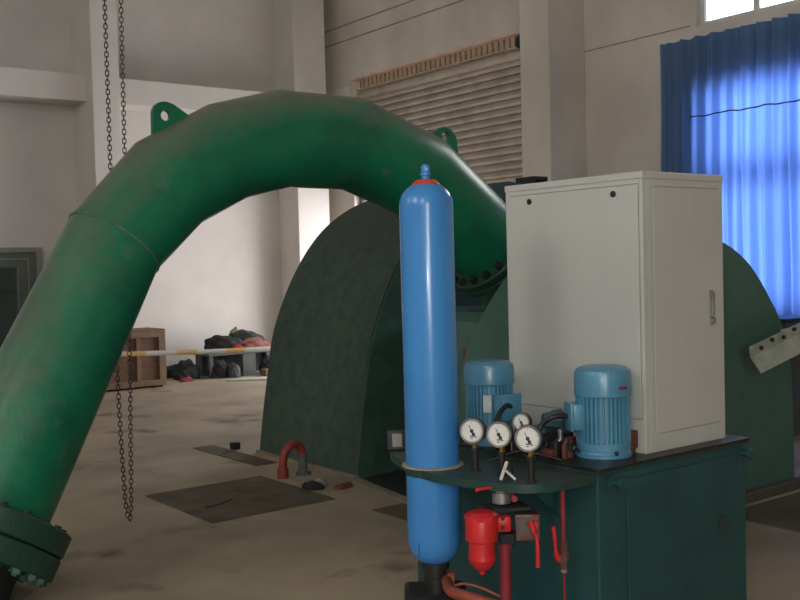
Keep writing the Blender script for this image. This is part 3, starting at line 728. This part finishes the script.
# corner posts / rails standing proud with recessed panels
bm = B()
box(bm, (x0, y0, zb), (x0 + 0.03, y0 + 0.018, zt - 0.03)); box(bm, (x0, y1 - 0.03, zb), (x0 + 0.03, y1, zt - 0.03))
box(bm, (x1 - 0.035, y0, zb), (x1, y0 + 0.03, zt - 0.03)); box(bm, (x0 + 0.03, y0, zb), (x0 + 0.06, y0 + 0.03, zt - 0.03))
box(bm, (x0 + 0.06, y0, zb), (x1 - 0.035, y0 + 0.03, zb + 0.075)); box(bm, (x0 + 0.06, y0, zt - 0.06), (x1 - 0.035, y0 + 0.03, zt - 0.03))
box(bm, (x0, y0 + 0.018, zt - 0.05), (x0 + 0.03, y1 - 0.03, zt - 0.03)); box(bm, (x0, y0 + 0.018, zb), (x0 + 0.03, y1 - 0.03, zb + 0.14))
obj('frame', bm, M['cab'], cb, smooth=0, bevel=0.002)
bm = B(); box(bm, (x0 + 0.0625, y0 - 0.003, zb + 0.078), (x1 - 0.0375, y0 + 0.003, zt - 0.063)); dr = obj('door', bm, M['cab'], cb, smooth=0, bevel=0.0015)
bm = B(); box(bm, (x0 - 0.003, y0 + 0.021, zb + 0.143), (x0 + 0.003, y1 - 0.033, zt - 0.053)); sp = obj('side_panel', bm, M['cab'], cb, smooth=0, bevel=0.0015)
hx, hz = x1 - 0.098, 1.385
bm = B(); box(bm, (hx - 0.011, y0 - 0.010, hz - 0.075), (hx + 0.011, y0 - 0.003, hz + 0.075), 0.002)
box(bm, (hx - 0.007, y0 - 0.020, hz - 0.04), (hx + 0.007, y0 - 0.010, hz + 0.068), 0.002)
hd = obj('handle', bm, M['silver'], dr, smooth=0, label='chrome swing handle')
bm = B(); cyl(bm, (hx, y0 - 0.010, hz - 0.058), (hx, y0 - 0.022, hz - 0.058), 0.012, n=16); obj('lock', bm, M['silver'], dr)
for yy in (3.27, 2.778):
    bm = B(); lathe(bm, (x0 - 0.003, yy, 1.878), (-1, 0, 0), [(0, 0.0135), (0.005, 0.0135), (0.007, 0.008), (0.008, 0.008)], 18); obj('lock', bm, M['lip'], sp, label='small black round lock')

# rust red cable entry by the cabinet foot
bm = B(); box(bm, (3.215, 2.67, 0.822), (3.282, 2.715, 0.895), 0.005); box(bm, (3.24, 2.68, 0.80), (3.275, 2.705, 0.825))
obj('cable_gland_box', bm, M['rust'], label='small rust red box at the cabinet foot right of the near motor', cat='box', smooth=0)

# ------------------------------------------------------------------ electric motors
def motor(x, y, name, label, jdir, red, r=0.108, ch=0.245, jo=0.014, jw=0.095, jz=0.165):
    z = 0.80
    t = thing(name, label, 'motor', (x, y, z), 'electric motors on the tank')
    # mounting flange
    bm = B(); lathe(bm, (x, y, z), (0, 0, 1), [(0, 0.117), (0.012, 0.117), (0.014, 0.112), (0.03, 0.104)], 40); obj('mounting_flange', bm, M['motor'], t)
    # finned body: cog profile
    bm = B(); n = 36; poly = []
    for k in range(n):
        for off, rr in ((0.0, r - 0.014), (0.45, r - 0.014), (0.5, r - 0.001), (0.95, r - 0.001)):
            a = 2 * PI * (k + off) / n; poly.append((x + rr * math.cos(a), y + rr * math.sin(a), z + 0.055))
    prism(bm, poly, (0, 0, ch - 0.05)); obj('finned_body', bm, M['motor'], t, smooth=0)
    bm = B(); lathe(bm, (x, y, z), (0, 0, 1), [(0.028, r - 0.002), (0.058, r - 0.002), (0.06, r - 0.006)], 40); obj('base_band', bm, M['motor'], t)
    bm = B(); lathe(bm, (x, y, z), (0, 0, 1), [(ch, r + 0.001), (ch + 0.007, r + 0.005), (0.335, r + 0.004), (0.352, r - 0.001), (0.363, r - 0.014), (0.368, r - 0.035), (0.370, 0.02), (0.370, 0.001)], 48); fc = obj('fan_cowl', bm, M['motor'], t)
    a0 = jdir
    d = Vector((math.cos(a0), math.sin(a0), 0)); c = Vector((x, y, z + jz)) + d * (r + jo)
    bm = B(); obox(bm, c, (0.07, jw, 0.11), d, bev=0.008); jb = obj('terminal_box', bm, M['motor'], t, smooth=30)
    bm = B(); obox(bm, c + d * 0.04, (0.012, jw + 0.005, 0.116), d, bev=0.003); obj('box_lid', bm, M['motor'], jb, smooth=30)
    for k in range(4):
        a = PI / 4 + k * PI / 2 + 0.4; q = Vector((x + 0.108 * math.cos(a), y + 0.108 * math.sin(a), z + 0.012))
        bm = B(); cyl(bm, q, q + Vector((0, 0, 0.018)), 0.009, n=6); obj('bolt', bm, M['lip'], t)
    # plate on the side facing the camera
    if red: ang, zz, w, h, mt = math.radians(-95), 0.285, 0.040, 0.012, M['redlabel']; rr = r + 0.0055
    else: ang, zz, w, h, mt = math.radians(-138), 0.185, 0.036, 0.075, M['label']; rr = r + 0.001
    d = Vector((math.cos(ang), math.sin(ang), 0))
    bm = B(); obox(bm, Vector((x, y, z + zz)) + d * rr, (0.003, w, h), d); obj('nameplate', bm, mt, t, smooth=0)
    return t
motor(3.163, 2.755, 'electric_motor', 'near blue ribbed electric motor standing upright before the grey cabinet', math.radians(152), True, 0.1125, 0.245, -0.006, 0.085)
motor(3.04, 3.31, 'electric_motor', 'far blue electric motor behind the gauges beside the gas bottle', math.radians(-97), False, 0.108, 0.262, 0.014, 0.10, 0.172)

# hydraulic valve between the motors
hv = thing('hydraulic_valve', 'blue-grey hydraulic valve lump between the two motors', 'valve', (3.1, 3.05, 0.8))
bm = B(); box(bm, (3.02, 2.95, 0.80), (3.20, 3.10, 0.87), 0.01); obj('base_block', bm, M['blackmatt'], hv, smooth=0)
bm = B(); lathe(bm, (3.055, 3.0, 0.925), (0.80, -0.6, 0.08), [(0, 0.02), (0.008, 0.034), (0.04, 0.036), (0.05, 0.044), (0.085, 0.044), (0.095, 0.030), (0.115, 0.018)], 9); obj('solenoid', bm, M['valvegrey'], hv, smooth=25)
bm = B(); box(bm, (3.10, 2.92, 0.87), (3.20, 3.0, 0.94), 0.012); obj('connector', bm, M['valvegrey'], hv, smooth=30)
bm = B(); cyl(bm, (3.08, 3.03, 0.86), (3.08, 3.03, 0.90), 0.03, n=16); obj('neck', bm, M['valvegrey'], hv)
# pump manifold clutter
pm = thing('pump_manifold', 'dark oily pump fittings and clamps crowded behind the gauges', 'manifold', (2.98, 2.95, 0.8))
rnd = random.Random(3)
for (x, y, sx, sy, h, m) in ((2.96, 3.02, .05, .09, .07, 'blackmatt'), (2.95, 2.86, .04, .06, .035, 'rust'), (3.02, 2.885, .05, .04, .055, 'blackmatt'), (3.13, 2.905, .05, .03, .06, 'rust'), (2.95, 3.13, .05, .05, .09, 'blackmatt')):
    bm = B(); box(bm, (x - sx / 2, y - sy / 2, 0.80), (x + sx / 2, y + sy / 2, 0.80 + h), 0.006); obj('fitting_block', bm, M[m], pm, smooth=20)
for (x, y, r, h) in ((2.985, 2.94, .018, .09), (3.06, 2.90, .016, .10), (2.955, 3.07, .016, .12), (3.0, 3.17, .02, .10)):
    bm = B(); cyl(bm, (x, y, .8), (x, y, .8 + h * .6), r, n=6); cyl(bm, (x, y, .8 + h * .6), (x, y, .8 + h), r * .7, n=12); obj('hex_fitting', bm, M['silver'] if r < .0165 else M['blackmatt'], pm)
for k in range(16):
    x = 2.95 + rnd.random() * 0.11; y = 2.80 + rnd.random() * 0.20; h = 0.02 + rnd.random() * 0.045; rr = 0.007 + rnd.random() * 0.010
    bm = B(); cyl(bm, (x, y, .8), (x, y, .8 + h), rr, n=6); cyl(bm, (x, y, .8 + h), (x + 0.01, y - 0.004, .8 + h + 0.014), rr * 0.6, n=8)
    obj('hex_fitting', bm, M[('blackmatt', 'rust', 'blackmatt', 'silver', 'lip')[k % 5]], pm)
def hose(name, pts, r, mat, label, cat='hose', parent=None):
    bm = B(); tube(bm, smoothpath(pts, 8), r, 10); return obj(name, bm, mat, parent, label, cat, smooth=60)
hose('black_hose', [(3.045, 3.165, 0.955), (2.99, 3.14, 0.985), (2.93, 3.13, 0.955), (2.89, 3.12, 0.88), (2.90, 3.08, 0.80)], 0.011, M['black'], 'black cable looping from the far motor down behind the left gauge')
hose('black_hose', [(3.04, 2.83, 0.965), (2.98, 2.86, 0.965), (2.95, 2.90, 0.93), (2.93, 2.91, 0.87), (2.93, 2.93, 0.80)], 0.011, M['black'], 'black cable curving from the near motor down behind the right gauge')
hose('thin_hose', [(2.72, 2.98, 0.80), (2.80, 2.90, 0.84), (2.87, 2.84, 0.83), (2.94, 2.78, 0.802)], 0.006, M['black'], 'thin black tube lying behind the gauge stems')

# ------------------------------------------------------------------ gauges
def gauge(x, y, zc, r, name, label, dz=0.775, small=False):
    t = thing(name, label, 'gauge', (x, y, dz), 'pressure gauges')
    d = Vector((-0.86, -0.51, 0.04)).normalized(); s, u, _ = basis(d); c = Vector((x, y, zc)) + d * 0.022
    bm = B(); lathe(bm, c - d * 0.034, d, [(0, r * 0.8), (0.006, r * 0.97), (0.032, r * 0.97), (0.036, r * 1.05), (0.049, r * 1.05), (0.0495, r * 0.9)], 40); obj('case', bm, M['lip'], t)
    bm = B(); n = 40; a = ring(bm, c + d * 0.0145, s, u, r * 1.035, n); b = ring(bm, c + d * 0.0205, s, u, r * 1.0, n); e = ring(bm, c + d * 0.0205, s, u, r * 0.93, n); g = ring(bm, c + d * 0.0175, s, u, r * 0.84, n)
    bridge(bm, a, b); bridge(bm, b, e); bridge(bm, e, g); obj('bezel', bm, M['silver'], t)
    bm = B(); cyl(bm, c + d * 0.0155, c + d * 0.0178, r * 0.93, n=40); dl = obj('dial', bm, M['dial'], t)
    bm = B()
    for k in range(21):
        an = math.radians(225 - k * 13.5); q = s * -math.cos(an) + u * math.sin(an)
        ln = r * (0.14 if k % 5 == 0 else 0.07); tq = q.cross(d)
        obox(bm, c + d * 0.0181 + q * (r * 0.80 - ln / 2), (ln, 0.0012, 0.0008), q, d)
    # printed lower mark
    obox(bm, c + d * 0.0181 - u * r * 0.42, (r * 0.34, 0.0008 + r * 0.06, 0.0008), s, d)
    obox(bm, c + d * 0.0181 - u * r * 0.58 + s * r * .02, (r * 0.22, 0.0008 + r * 0.05, 0.0008), s, d)
    obj('scale_marks', bm, M['dialink'], dl, smooth=0)
    bm = B(); q = (s * -0.55 + u * -0.83); obox(bm, c + d * 0.0192 + q * r * 0.22, (r * 0.75, r * 0.10, 0.001), q, d)
    cyl(bm, c + d * 0.0182, c + d * 0.0205, r * 0.15, n=16)
    q2 = (s * 0.45 + u * 0.9).normalized(); obox(bm, c + d * 0.0192 + q2 * r * 0.28, (r * 0.50, r * 0.05, 0.001), q2, d)
    obox(bm, c + d * 0.0188 - u * r * 0.24 + s * r * -.13, (r * 0.25, r * .25, 0.001), s, d)
    obj('needle', bm, M['dialink'], t, smooth=0)
    bm = B(); zb = zc - r; cyl(bm, (x, y, zb + 0.006), (x, y, zb - 0.010), 0.008, n=12); cyl(bm, (x, y, zb - 0.010), (x, y, zb - 0.022), 0.012, n=6); obj('union_nut', bm, M['brass'], t)
    bm = B(); cyl(bm, (x, y, dz), (x, y, zb - 0.022), 0.0125 if not small else 0.008, n=16); cyl(bm, (x, y, dz), (x, y, dz + 0.006), 0.022, n=16); cyl(bm, (x, y, zb - 0.036), (x, y, zb - 0.022), 0.018, n=6); obj('stem', bm, M['lip'], t)
gauge(2.652, 2.978, 0.938, 0.0495, 'pressure_gauge', 'leftmost white-faced pressure gauge next to the blue bottle')
gauge(2.656, 2.827, 0.941, 0.0495, 'pressure_gauge', 'middle of the three white-faced pressure gauges in front')
gauge(2.657, 2.671, 0.944, 0.0495, 'pressure_gauge', 'rightmost and lowest white-faced pressure gauge in front')
gauge(2.93, 2.985, 0.940, 0.036, 'pressure_gauge', 'small pressure gauge half hidden behind the middle and right gauges', 0.80, True)

# needle valve with pale lever bars
nv = thing('needle_valve', 'small valve with two pale lever bars between middle and right gauge stems', 'valve', (2.63, 2.75, 0.775))
dr_ = Vector((0.79, -0.61, 0))
c = Vector((2.60, 2.735, 0.79)); a = c + dr_ * -0.030 - Vector((0, 0, 0.008)); b = c + dr_ * -0.004 + Vector((0, 0, 0.062))
bm = B(); obox(bm, (a + b) / 2, ((b - a).length, 0.006, 0.013), b - a, (dr_.x, dr_.y, 0.2), 0.002); obj('lever', bm, M['handle_w'], nv, smooth=20)
a2 = c + dr_ * -0.018 + Vector((0, 0, 0.035)); b2 = c + dr_ * 0.027 - Vector((0, 0, 0.008))
bm = B(); obox(bm, (a2 + b2) / 2, ((b2 - a2).length, 0.006, 0.010), b2 - a2, (0, 0, 1), 0.002); obj('lever', bm, M['handle_w'], nv, smooth=20)
bm = B(); cyl(bm, (2.64, 2.765, 0.775), (2.64, 2.765, 0.82), 0.012, n=12); cyl(bm, (2.64, 2.765, 0.82), (2.60, 2.735, 0.822), 0.006, n=8); obj('valve_body', bm, M['lip'], nv)

# little grey terminal box behind the bottle
tb = thing('terminal_box', 'small dark terminal box with pale cover on the shelf left of the bottle', 'box', (2.62, 3.43, 0.775))
bm = B(); obox(bm, (2.70, 3.56, 0.82), (0.085, 0.04, 0.085), (0.79, -0.61, 0), bev=0.004); obj('box_body', bm, M['lip'], tb, smooth=20)
bm = B(); obox(bm, (2.695, 3.548, 0.822) , (0.045, 0.028, 0.06), (0.79, -0.61, 0), bev=0.003); obj('cover', bm, M['greypale'], tb, smooth=20)
bm = B(); cyl(bm, (2.71, 3.56, 0.775), (2.71, 3.56, 0.79), 0.02, n=12); obj('foot', bm, M['lip'], tb)

# ------------------------------------------------------------------ blue gas bottle
bx, by, br = BX, BY, 0.111
gbt = thing('gas_bottle', 'tall bright blue nitrogen bottle with orange neck ring standing through the shelf', 'gas bottle', (bx, by, 0.25))
prof = [(0.372, 0.045), (0.376, 0.06), (0.392, 0.080), (0.415, 0.097), (0.445, 0.108), (0.485, br), (1.84, br), (1.868, 0.109), (1.892, 0.099), (1.912, 0.083), (1.926, 0.064), (1.933, 0.050), (1.934, 0.04)]
bm = B(); lathe(bm, (bx, by, 0), (0, 0, 1), prof, 64); obj('cylinder_body', bm, M['blue'], gbt)
bm = B(); lathe(bm, (bx, by, 0), (0, 0, 1), [(1.926, 0.060), (1.932, 0.058), (1.948, 0.040), (1.950, 0.03)], 40); obj('neck_ring', bm, M['orange'], gbt)
bm = B(); lathe(bm, (bx, by, 0), (0, 0, 1), [(1.945, 0.017), (1.965, 0.017), (1.967, 0.022), (1.975, 0.022), (1.978, 0.018), (2.005, 0.018), (2.008, 0.012), (2.012, 0.01)], 16)
q = Vector((bx, by, 1.99)); cyl(bm, q, q + Vector((-0.02, -0.03, 0)), 0.008, n=10); obj('valve', bm, M['blue'], gbt)
bm = B(); lathe(bm, (bx, by, 0), (0, 0, 1), [(0.776, br + 0.003), (0.776, br + 0.016), (0.782, br + 0.016), (0.784, br + 0.003)], 48); obj('gasket_ring', bm, M['cream'], gbt)
bm = B(); lathe(bm, (bx, by, 0), (0, 0, 1), [(0.250, 0.050), (0.312, 0.050), (0.316, 0.045), (0.345, 0.045), (0.348, 0.058), (0.374, 0.058), (0.378, 0.05)], 24); obj('base_fitting', bm, M['black'], gbt)
bm = B()
for k in range(5):
    aa = math.radians(-165 + (k % 2) * 2.5); zz = 0.47 - k * 0.012
    obox(bm, (bx + (br + 0.0003) * math.cos(aa), by + (br + 0.0003) * math.sin(aa), zz), (0.001, 0.003, 0.010), (math.cos(aa), math.sin(aa), 0))
obj('scuff_mark', bm, M['dialink'], gbt, smooth=0)
bp = thing('bottle_pedestal', 'low black pedestal under the blue bottle at the bottom edge', 'stand', (2.6, 3.2, 0))
bm = B(); obox(bm, (bx + .01, by + 0.015, 0.125), (0.26, 0.26, 0.25), (0.79, -0.61, 0), bev=0.02); obj('block', bm, M['blackmatt'], bp, smooth=20)
bm = B(); obox(bm, (bx + .01, by + 0.015, 0.01), (0.32, 0.32, 0.02), (0.79, -0.61, 0)); obj('base_plate', bm, M['blackmatt'], bp, smooth=0)

# ------------------------------------------------------------------ filter, valves and red pipework under the shelf
E_ = Vector((0.792, -0.61, 0))   # picture right
F_ = Vector((0.609, 0.792, 0))   # away from camera
def Q(px, py, D):                # design helper: a spot beside the tank measured from the camera
    u = (px - 400) / 1000; v = (300 - py) / 1000
    return Vector((D * (0.609 + 0.792 * u + 0.041 * v), D * (0.792 - 0.610 * u + 0.011 * v), 1.6 + D * (-0.0342 - 0.0265 * u + 0.999 * v)))
fl = thing('oil_filter', 'bright red bowl-shaped oil filter hanging under the shelf', 'filter', Q(481, 573, 3.72))
D = 3.72
top = Q(483, 511, D); bot = Q(482, 575, D); k_ = D / 1000
bm = B(); H_ = top.z
def zf(y): return Q(482, y, D).z
cxy = Q(482, 540, D); r1 = 16.0 * k_; r2 = 13.0 * k_
lathe(bm, (cxy.x, cxy.y, 0), (0, 0, 1), [(zf(574), 2.5 * k_), (zf(570), 4 * k_), (zf(568.5), 7 * k_), (zf(564), 11.5 * k_), (zf(558), 14 * k_), (zf(552), r2), (zf(540.5), r2), (zf(539), r1), (zf(517), r1), (zf(515), r1 - 0.003)], 40)
obj('bowl', bm, M['red'], fl)
bm = B(); lathe(bm, (cxy.x, cxy.y, 0), (0, 0, 1), [(zf(518), 17.0 * k_), (zf(513.5), 17.0 * k_), (zf(512), 12 * k_), (zf(511), 12 * k_)], 8); obj('hex_cap', bm, M['red'], fl)
bm = B(); p1 = Q(504, 523, 3.74); obox(bm, p1, (0.055, 0.05, 0.06), E_, bev=0.012); obj('side_port', bm, M['red'], fl, smooth=30)
for yy in (518, 527):
    bm = B(); p = Q(503, yy, 3.712); cyl(bm, p, p - F_ * 0.008, 0.008, n=10); obj('bolt', bm, M['lip'], fl)
bm = B(); p = Q(482, 575, D); cyl(bm, Vector((cxy.x, cxy.y, zf(574))), Vector((cxy.x, cxy.y, zf(571))), 0.011, n=6); obj('drain_plug', bm, M['red'], fl)

mb = thing('valve_manifold', 'stained steel valve block with red lever beside the oil filter', 'manifold', Q(525, 540, 3.8))
bm = B(); obox(bm, Q(527, 525, 3.80), (0.095, 0.075, 0.10), E_, bev=0.006); obj('block', bm, M['block'], mb, smooth=20)
bm = B(); obox(bm, Q(506, 507, 3.80), (0.17, 0.10, 0.014), (0.9, -0.42, 0.0), bev=0.002); obj('mounting_plate', bm, M['blackmatt'], mb, smooth=0)
bm = B(); obox(bm, Q(507, 537, 3.80), (0.055, 0.06, 0.04), E_, bev=0.004); obj('lower_coupling', bm, M['blackmatt'], mb, smooth=0)
c = Q(533, 524, 3.74)
bm = B(); cyl(bm, c + F_ * 0.03, c - F_ * 0.012, 0.014, n=14); cyl(bm, c - F_ * 0.012, c - F_ * 0.018, 0.018, n=6); obj('valve_spindle', bm, M['red'], mb)
bm = B(); tube(bm, [Q(531, 521, 3.718), Q(534.5, 532, 3.715), Q(537, 535, 3.70), Q(538, 545, 3.70), Q(538.5, 567, 3.70)], [0.010, 0.009, 0.0065, 0.0075, 0.0085], 10); obj('lever', bm, M['red'], mb)
tv = thing('shutoff_valve', 'round silver valve with small red lever right under the shelf', 'valve', Q(502, 502, 3.82))
bm = B(); p = Q(502, 502, 3.82); lathe(bm, p, (0, 0, 1), [(0, 0.036), (0.04, 0.036), (0.042, 0.03), (0.052, 0.03)], 28); obj('valve_body', bm, M['silver'], tv)
bm = B(); tube(bm, [Q(476, 490, 3.76), Q(480, 489, 3.76), Q(490, 487.5, 3.78), Q(500, 489, 3.8)], [0.009, 0.006, 0.006, 0.006], 10); obj('lever', bm, M['red'], tv)
bm = B(); p = Q(514, 497, 3.79); cyl(bm, p, p - F_ * 0.03, 0.012, n=12); tube(bm, [p - F_ * .02, Q(512, 492, 3.77), Q(509, 489, 3.77)], 0.006, 8); obj('side_knob', bm, M['redpipe'], tv)

vp = thing('red_riser_pipe', 'thick dark red vertical pipe below the valve block', 'pipe', Q(506, 640, 3.8))
bm = B(); a = Q(505, 541, 3.80); b = Vector((a.x, a.y, 0)); cyl(bm, b, a, 0.021, n=20); obj('pipe', bm, M['redpipe'], vp)
bm = B(); cyl(bm, a - Vector((0, 0, 0.03)), a, 0.027, n=20); obj('collar', bm, M['redpipe'], vp)

sv = thing('drain_line', 'thin dark red vertical pipe with small ball valve on the tank side', 'pipe', Q(564, 640, 3.79))
a = Q(563, 495, 3.79)
bm = B(); cyl(bm, (a.x, a.y, 0.48), (a.x, a.y, 0.742), 0.0095, n=14); cyl(bm, (a.x, a.y, 0), (a.x, a.y, 0.48), 0.0045, n=12); obj('pipe', bm, M['redpipe'], sv)
zc = Q(565, 556, 3.79).z
bm = B(); cyl(bm, (a.x, a.y, zc - 0.05), (a.x, a.y, zc + 0.055), 0.015, n=8); cyl(bm, (a.x, a.y, zc - 0.012), (a.x, a.y, zc + 0.02), 0.022, n=16); vb = obj('valve_body', bm, M['block'], sv)
bm = B(); p = Vector((a.x, a.y, zc)); q = p - F_ * 0.02 - E_ * 0.02
cyl(bm, p - E_ * 0.01, q, 0.008, n=10); obj('spindle', bm, M['silver'], vb)
bm = B(); tube(bm, [Q(560, 561, 3.76), Q(557, 555, 3.76), Q(556, 548, 3.75), Q(555, 537, 3.75), Q(554, 526, 3.75)], [0.009, 0.011, 0.006, 0.0075, 0.008], 10); obj('lever', bm, M['red'], sv)
bm = B(); cyl(bm, (a.x, a.y, zc - 0.063), (a.x, a.y, zc - 0.05), 0.013, n=6); obj('nut', bm, M['silver'], sv)

op = thing('return_pipe', 'worn orange-red pipe at the bottom edge running right from the bottle base', 'pipe', (bx, by, 0.28))
bm = B(); p0 = Vector((bx, by, 0.30)) + E_ * 0.045 - F_ * 0.02
tube(bm, smoothpath([p0, Q(452, 591, 3.95), Q(470, 597, 3.85), Q(492, 604, 3.8), Q(520, 612, 3.78)], 6), 0.023, 16); obj('pipe', bm, M['orangepipe'], op)
bm = B(); lathe(bm, p0, (E_.x, E_.y, -0.1), [(0, 0.034), (0.02, 0.036), (0.03, 0.036), (0.034, 0.026)], 24); obj('collar', bm, M['orangepipe'], op)
bm = B(); tube(bm, smoothpath([Q(450, 588, 3.98), Q(463, 583.5, 3.95), Q(480, 587, 3.92), Q(500, 596, 3.9), Q(520, 605, 3.88)], 6), 0.006, 8); obj('thin_line', bm, M['orangepipe'], op)

# ------------------------------------------------------------------ light
w = bpy.data.worlds.new('World'); S.world = w; w.use_nodes = True
w.node_tree.nodes['Background'].inputs[0].default_value = (0.86, 0.93, 1.0, 1)
w.node_tree.nodes['Background'].inputs[1].default_value = 3.0

def area(name, loc, to, sx, sy, power, col=(1, 1, 1)):
    l = bpy.data.lights.new(name, 'AREA'); l.shape = 'RECTANGLE'; l.size = sx; l.size_y = sy; l.energy = power; l.color = col
    o = bpy.data.objects.new(name, l); COL.objects.link(o); o.location = loc
    d = Vector(to) - Vector(loc); o.rotation_euler = d.to_track_quat('-Z', 'Z').to_euler()
    return o
# daylight through the door and right-hand windows, then added rear and left fill
area('daylight_door', (XW + 1.3, 11.5, 1.6), (0, 11.9, 0.6), 4.3, 3.0, 285, (1.0, 0.92, 0.91))
area('daylight_curtain_window', (XW + 0.55, 5.4, 2.3), (0, 5.4, 2.3), 3.0, 2.6, 270, (0.95, 0.96, 1.0))
area('daylight_top_window', (XW + 0.45, 5.4, 4.95), (0, 5.4, 3.6), 2.9, 1.3, 90, (1, 0.97, 0.93))
area('added_fill_rear', (-3.65, YN - 0.15, 2.9), (-3.65, 0, 2.9), 1.5, 3.8, 260, (1, 0.96, 0.9))  # added fill lamp at the unseen rear window
for y, pw in ((-3.0, 150), (3.0, 130), (9.0, 40)):
    area('added_fill_left', (XL - 0.15, y, 5.2), (0, y, 3.2), 3.9, 1.4, pw, (1, 0.95, 0.88))  # added fill lamps at the unseen high left windows

# the photographer's built-in flash, just above and beside the lens
fl_ = bpy.data.lights.new('camera_flash', 'POINT'); fl_.energy = 60; fl_.shadow_soft_size = 0.02; fl_.color = (0.95, 0.98, 1.0)
flo = bpy.data.objects.new('camera_flash', fl_); COL.objects.link(flo); flo.location = (-0.03, 0.02, 1.66)

# ------------------------------------------------------------------ camera
cam = bpy.data.cameras.new('camera'); co = bpy.data.objects.new('camera', cam); COL.objects.link(co)
cam.sensor_width = 36; cam.lens = 36 * 1000 / 800; cam.clip_end = 100
Xw = Vector((1298.7, 67.77, -1000)).normalized(); Yw = Vector((-770, 14, -1000)).normalized()
Zw = Xw.cross(Yw).normalized(); Yw = Zw.cross(Xw)
Rm = Matrix((Xw, Yw, Zw))            # rows: world axes in camera coordinates -> camera to world
co.matrix_world = Matrix.Translation((0, 0, 1.6)) @ Rm.to_4x4()
S.camera = co
vs = S.view_settings; vs.view_transform = 'Standard'; vs.look = 'None'; vs.gamma = 1; vs.use_curve_mapping = False
vs.exposure = 0.08
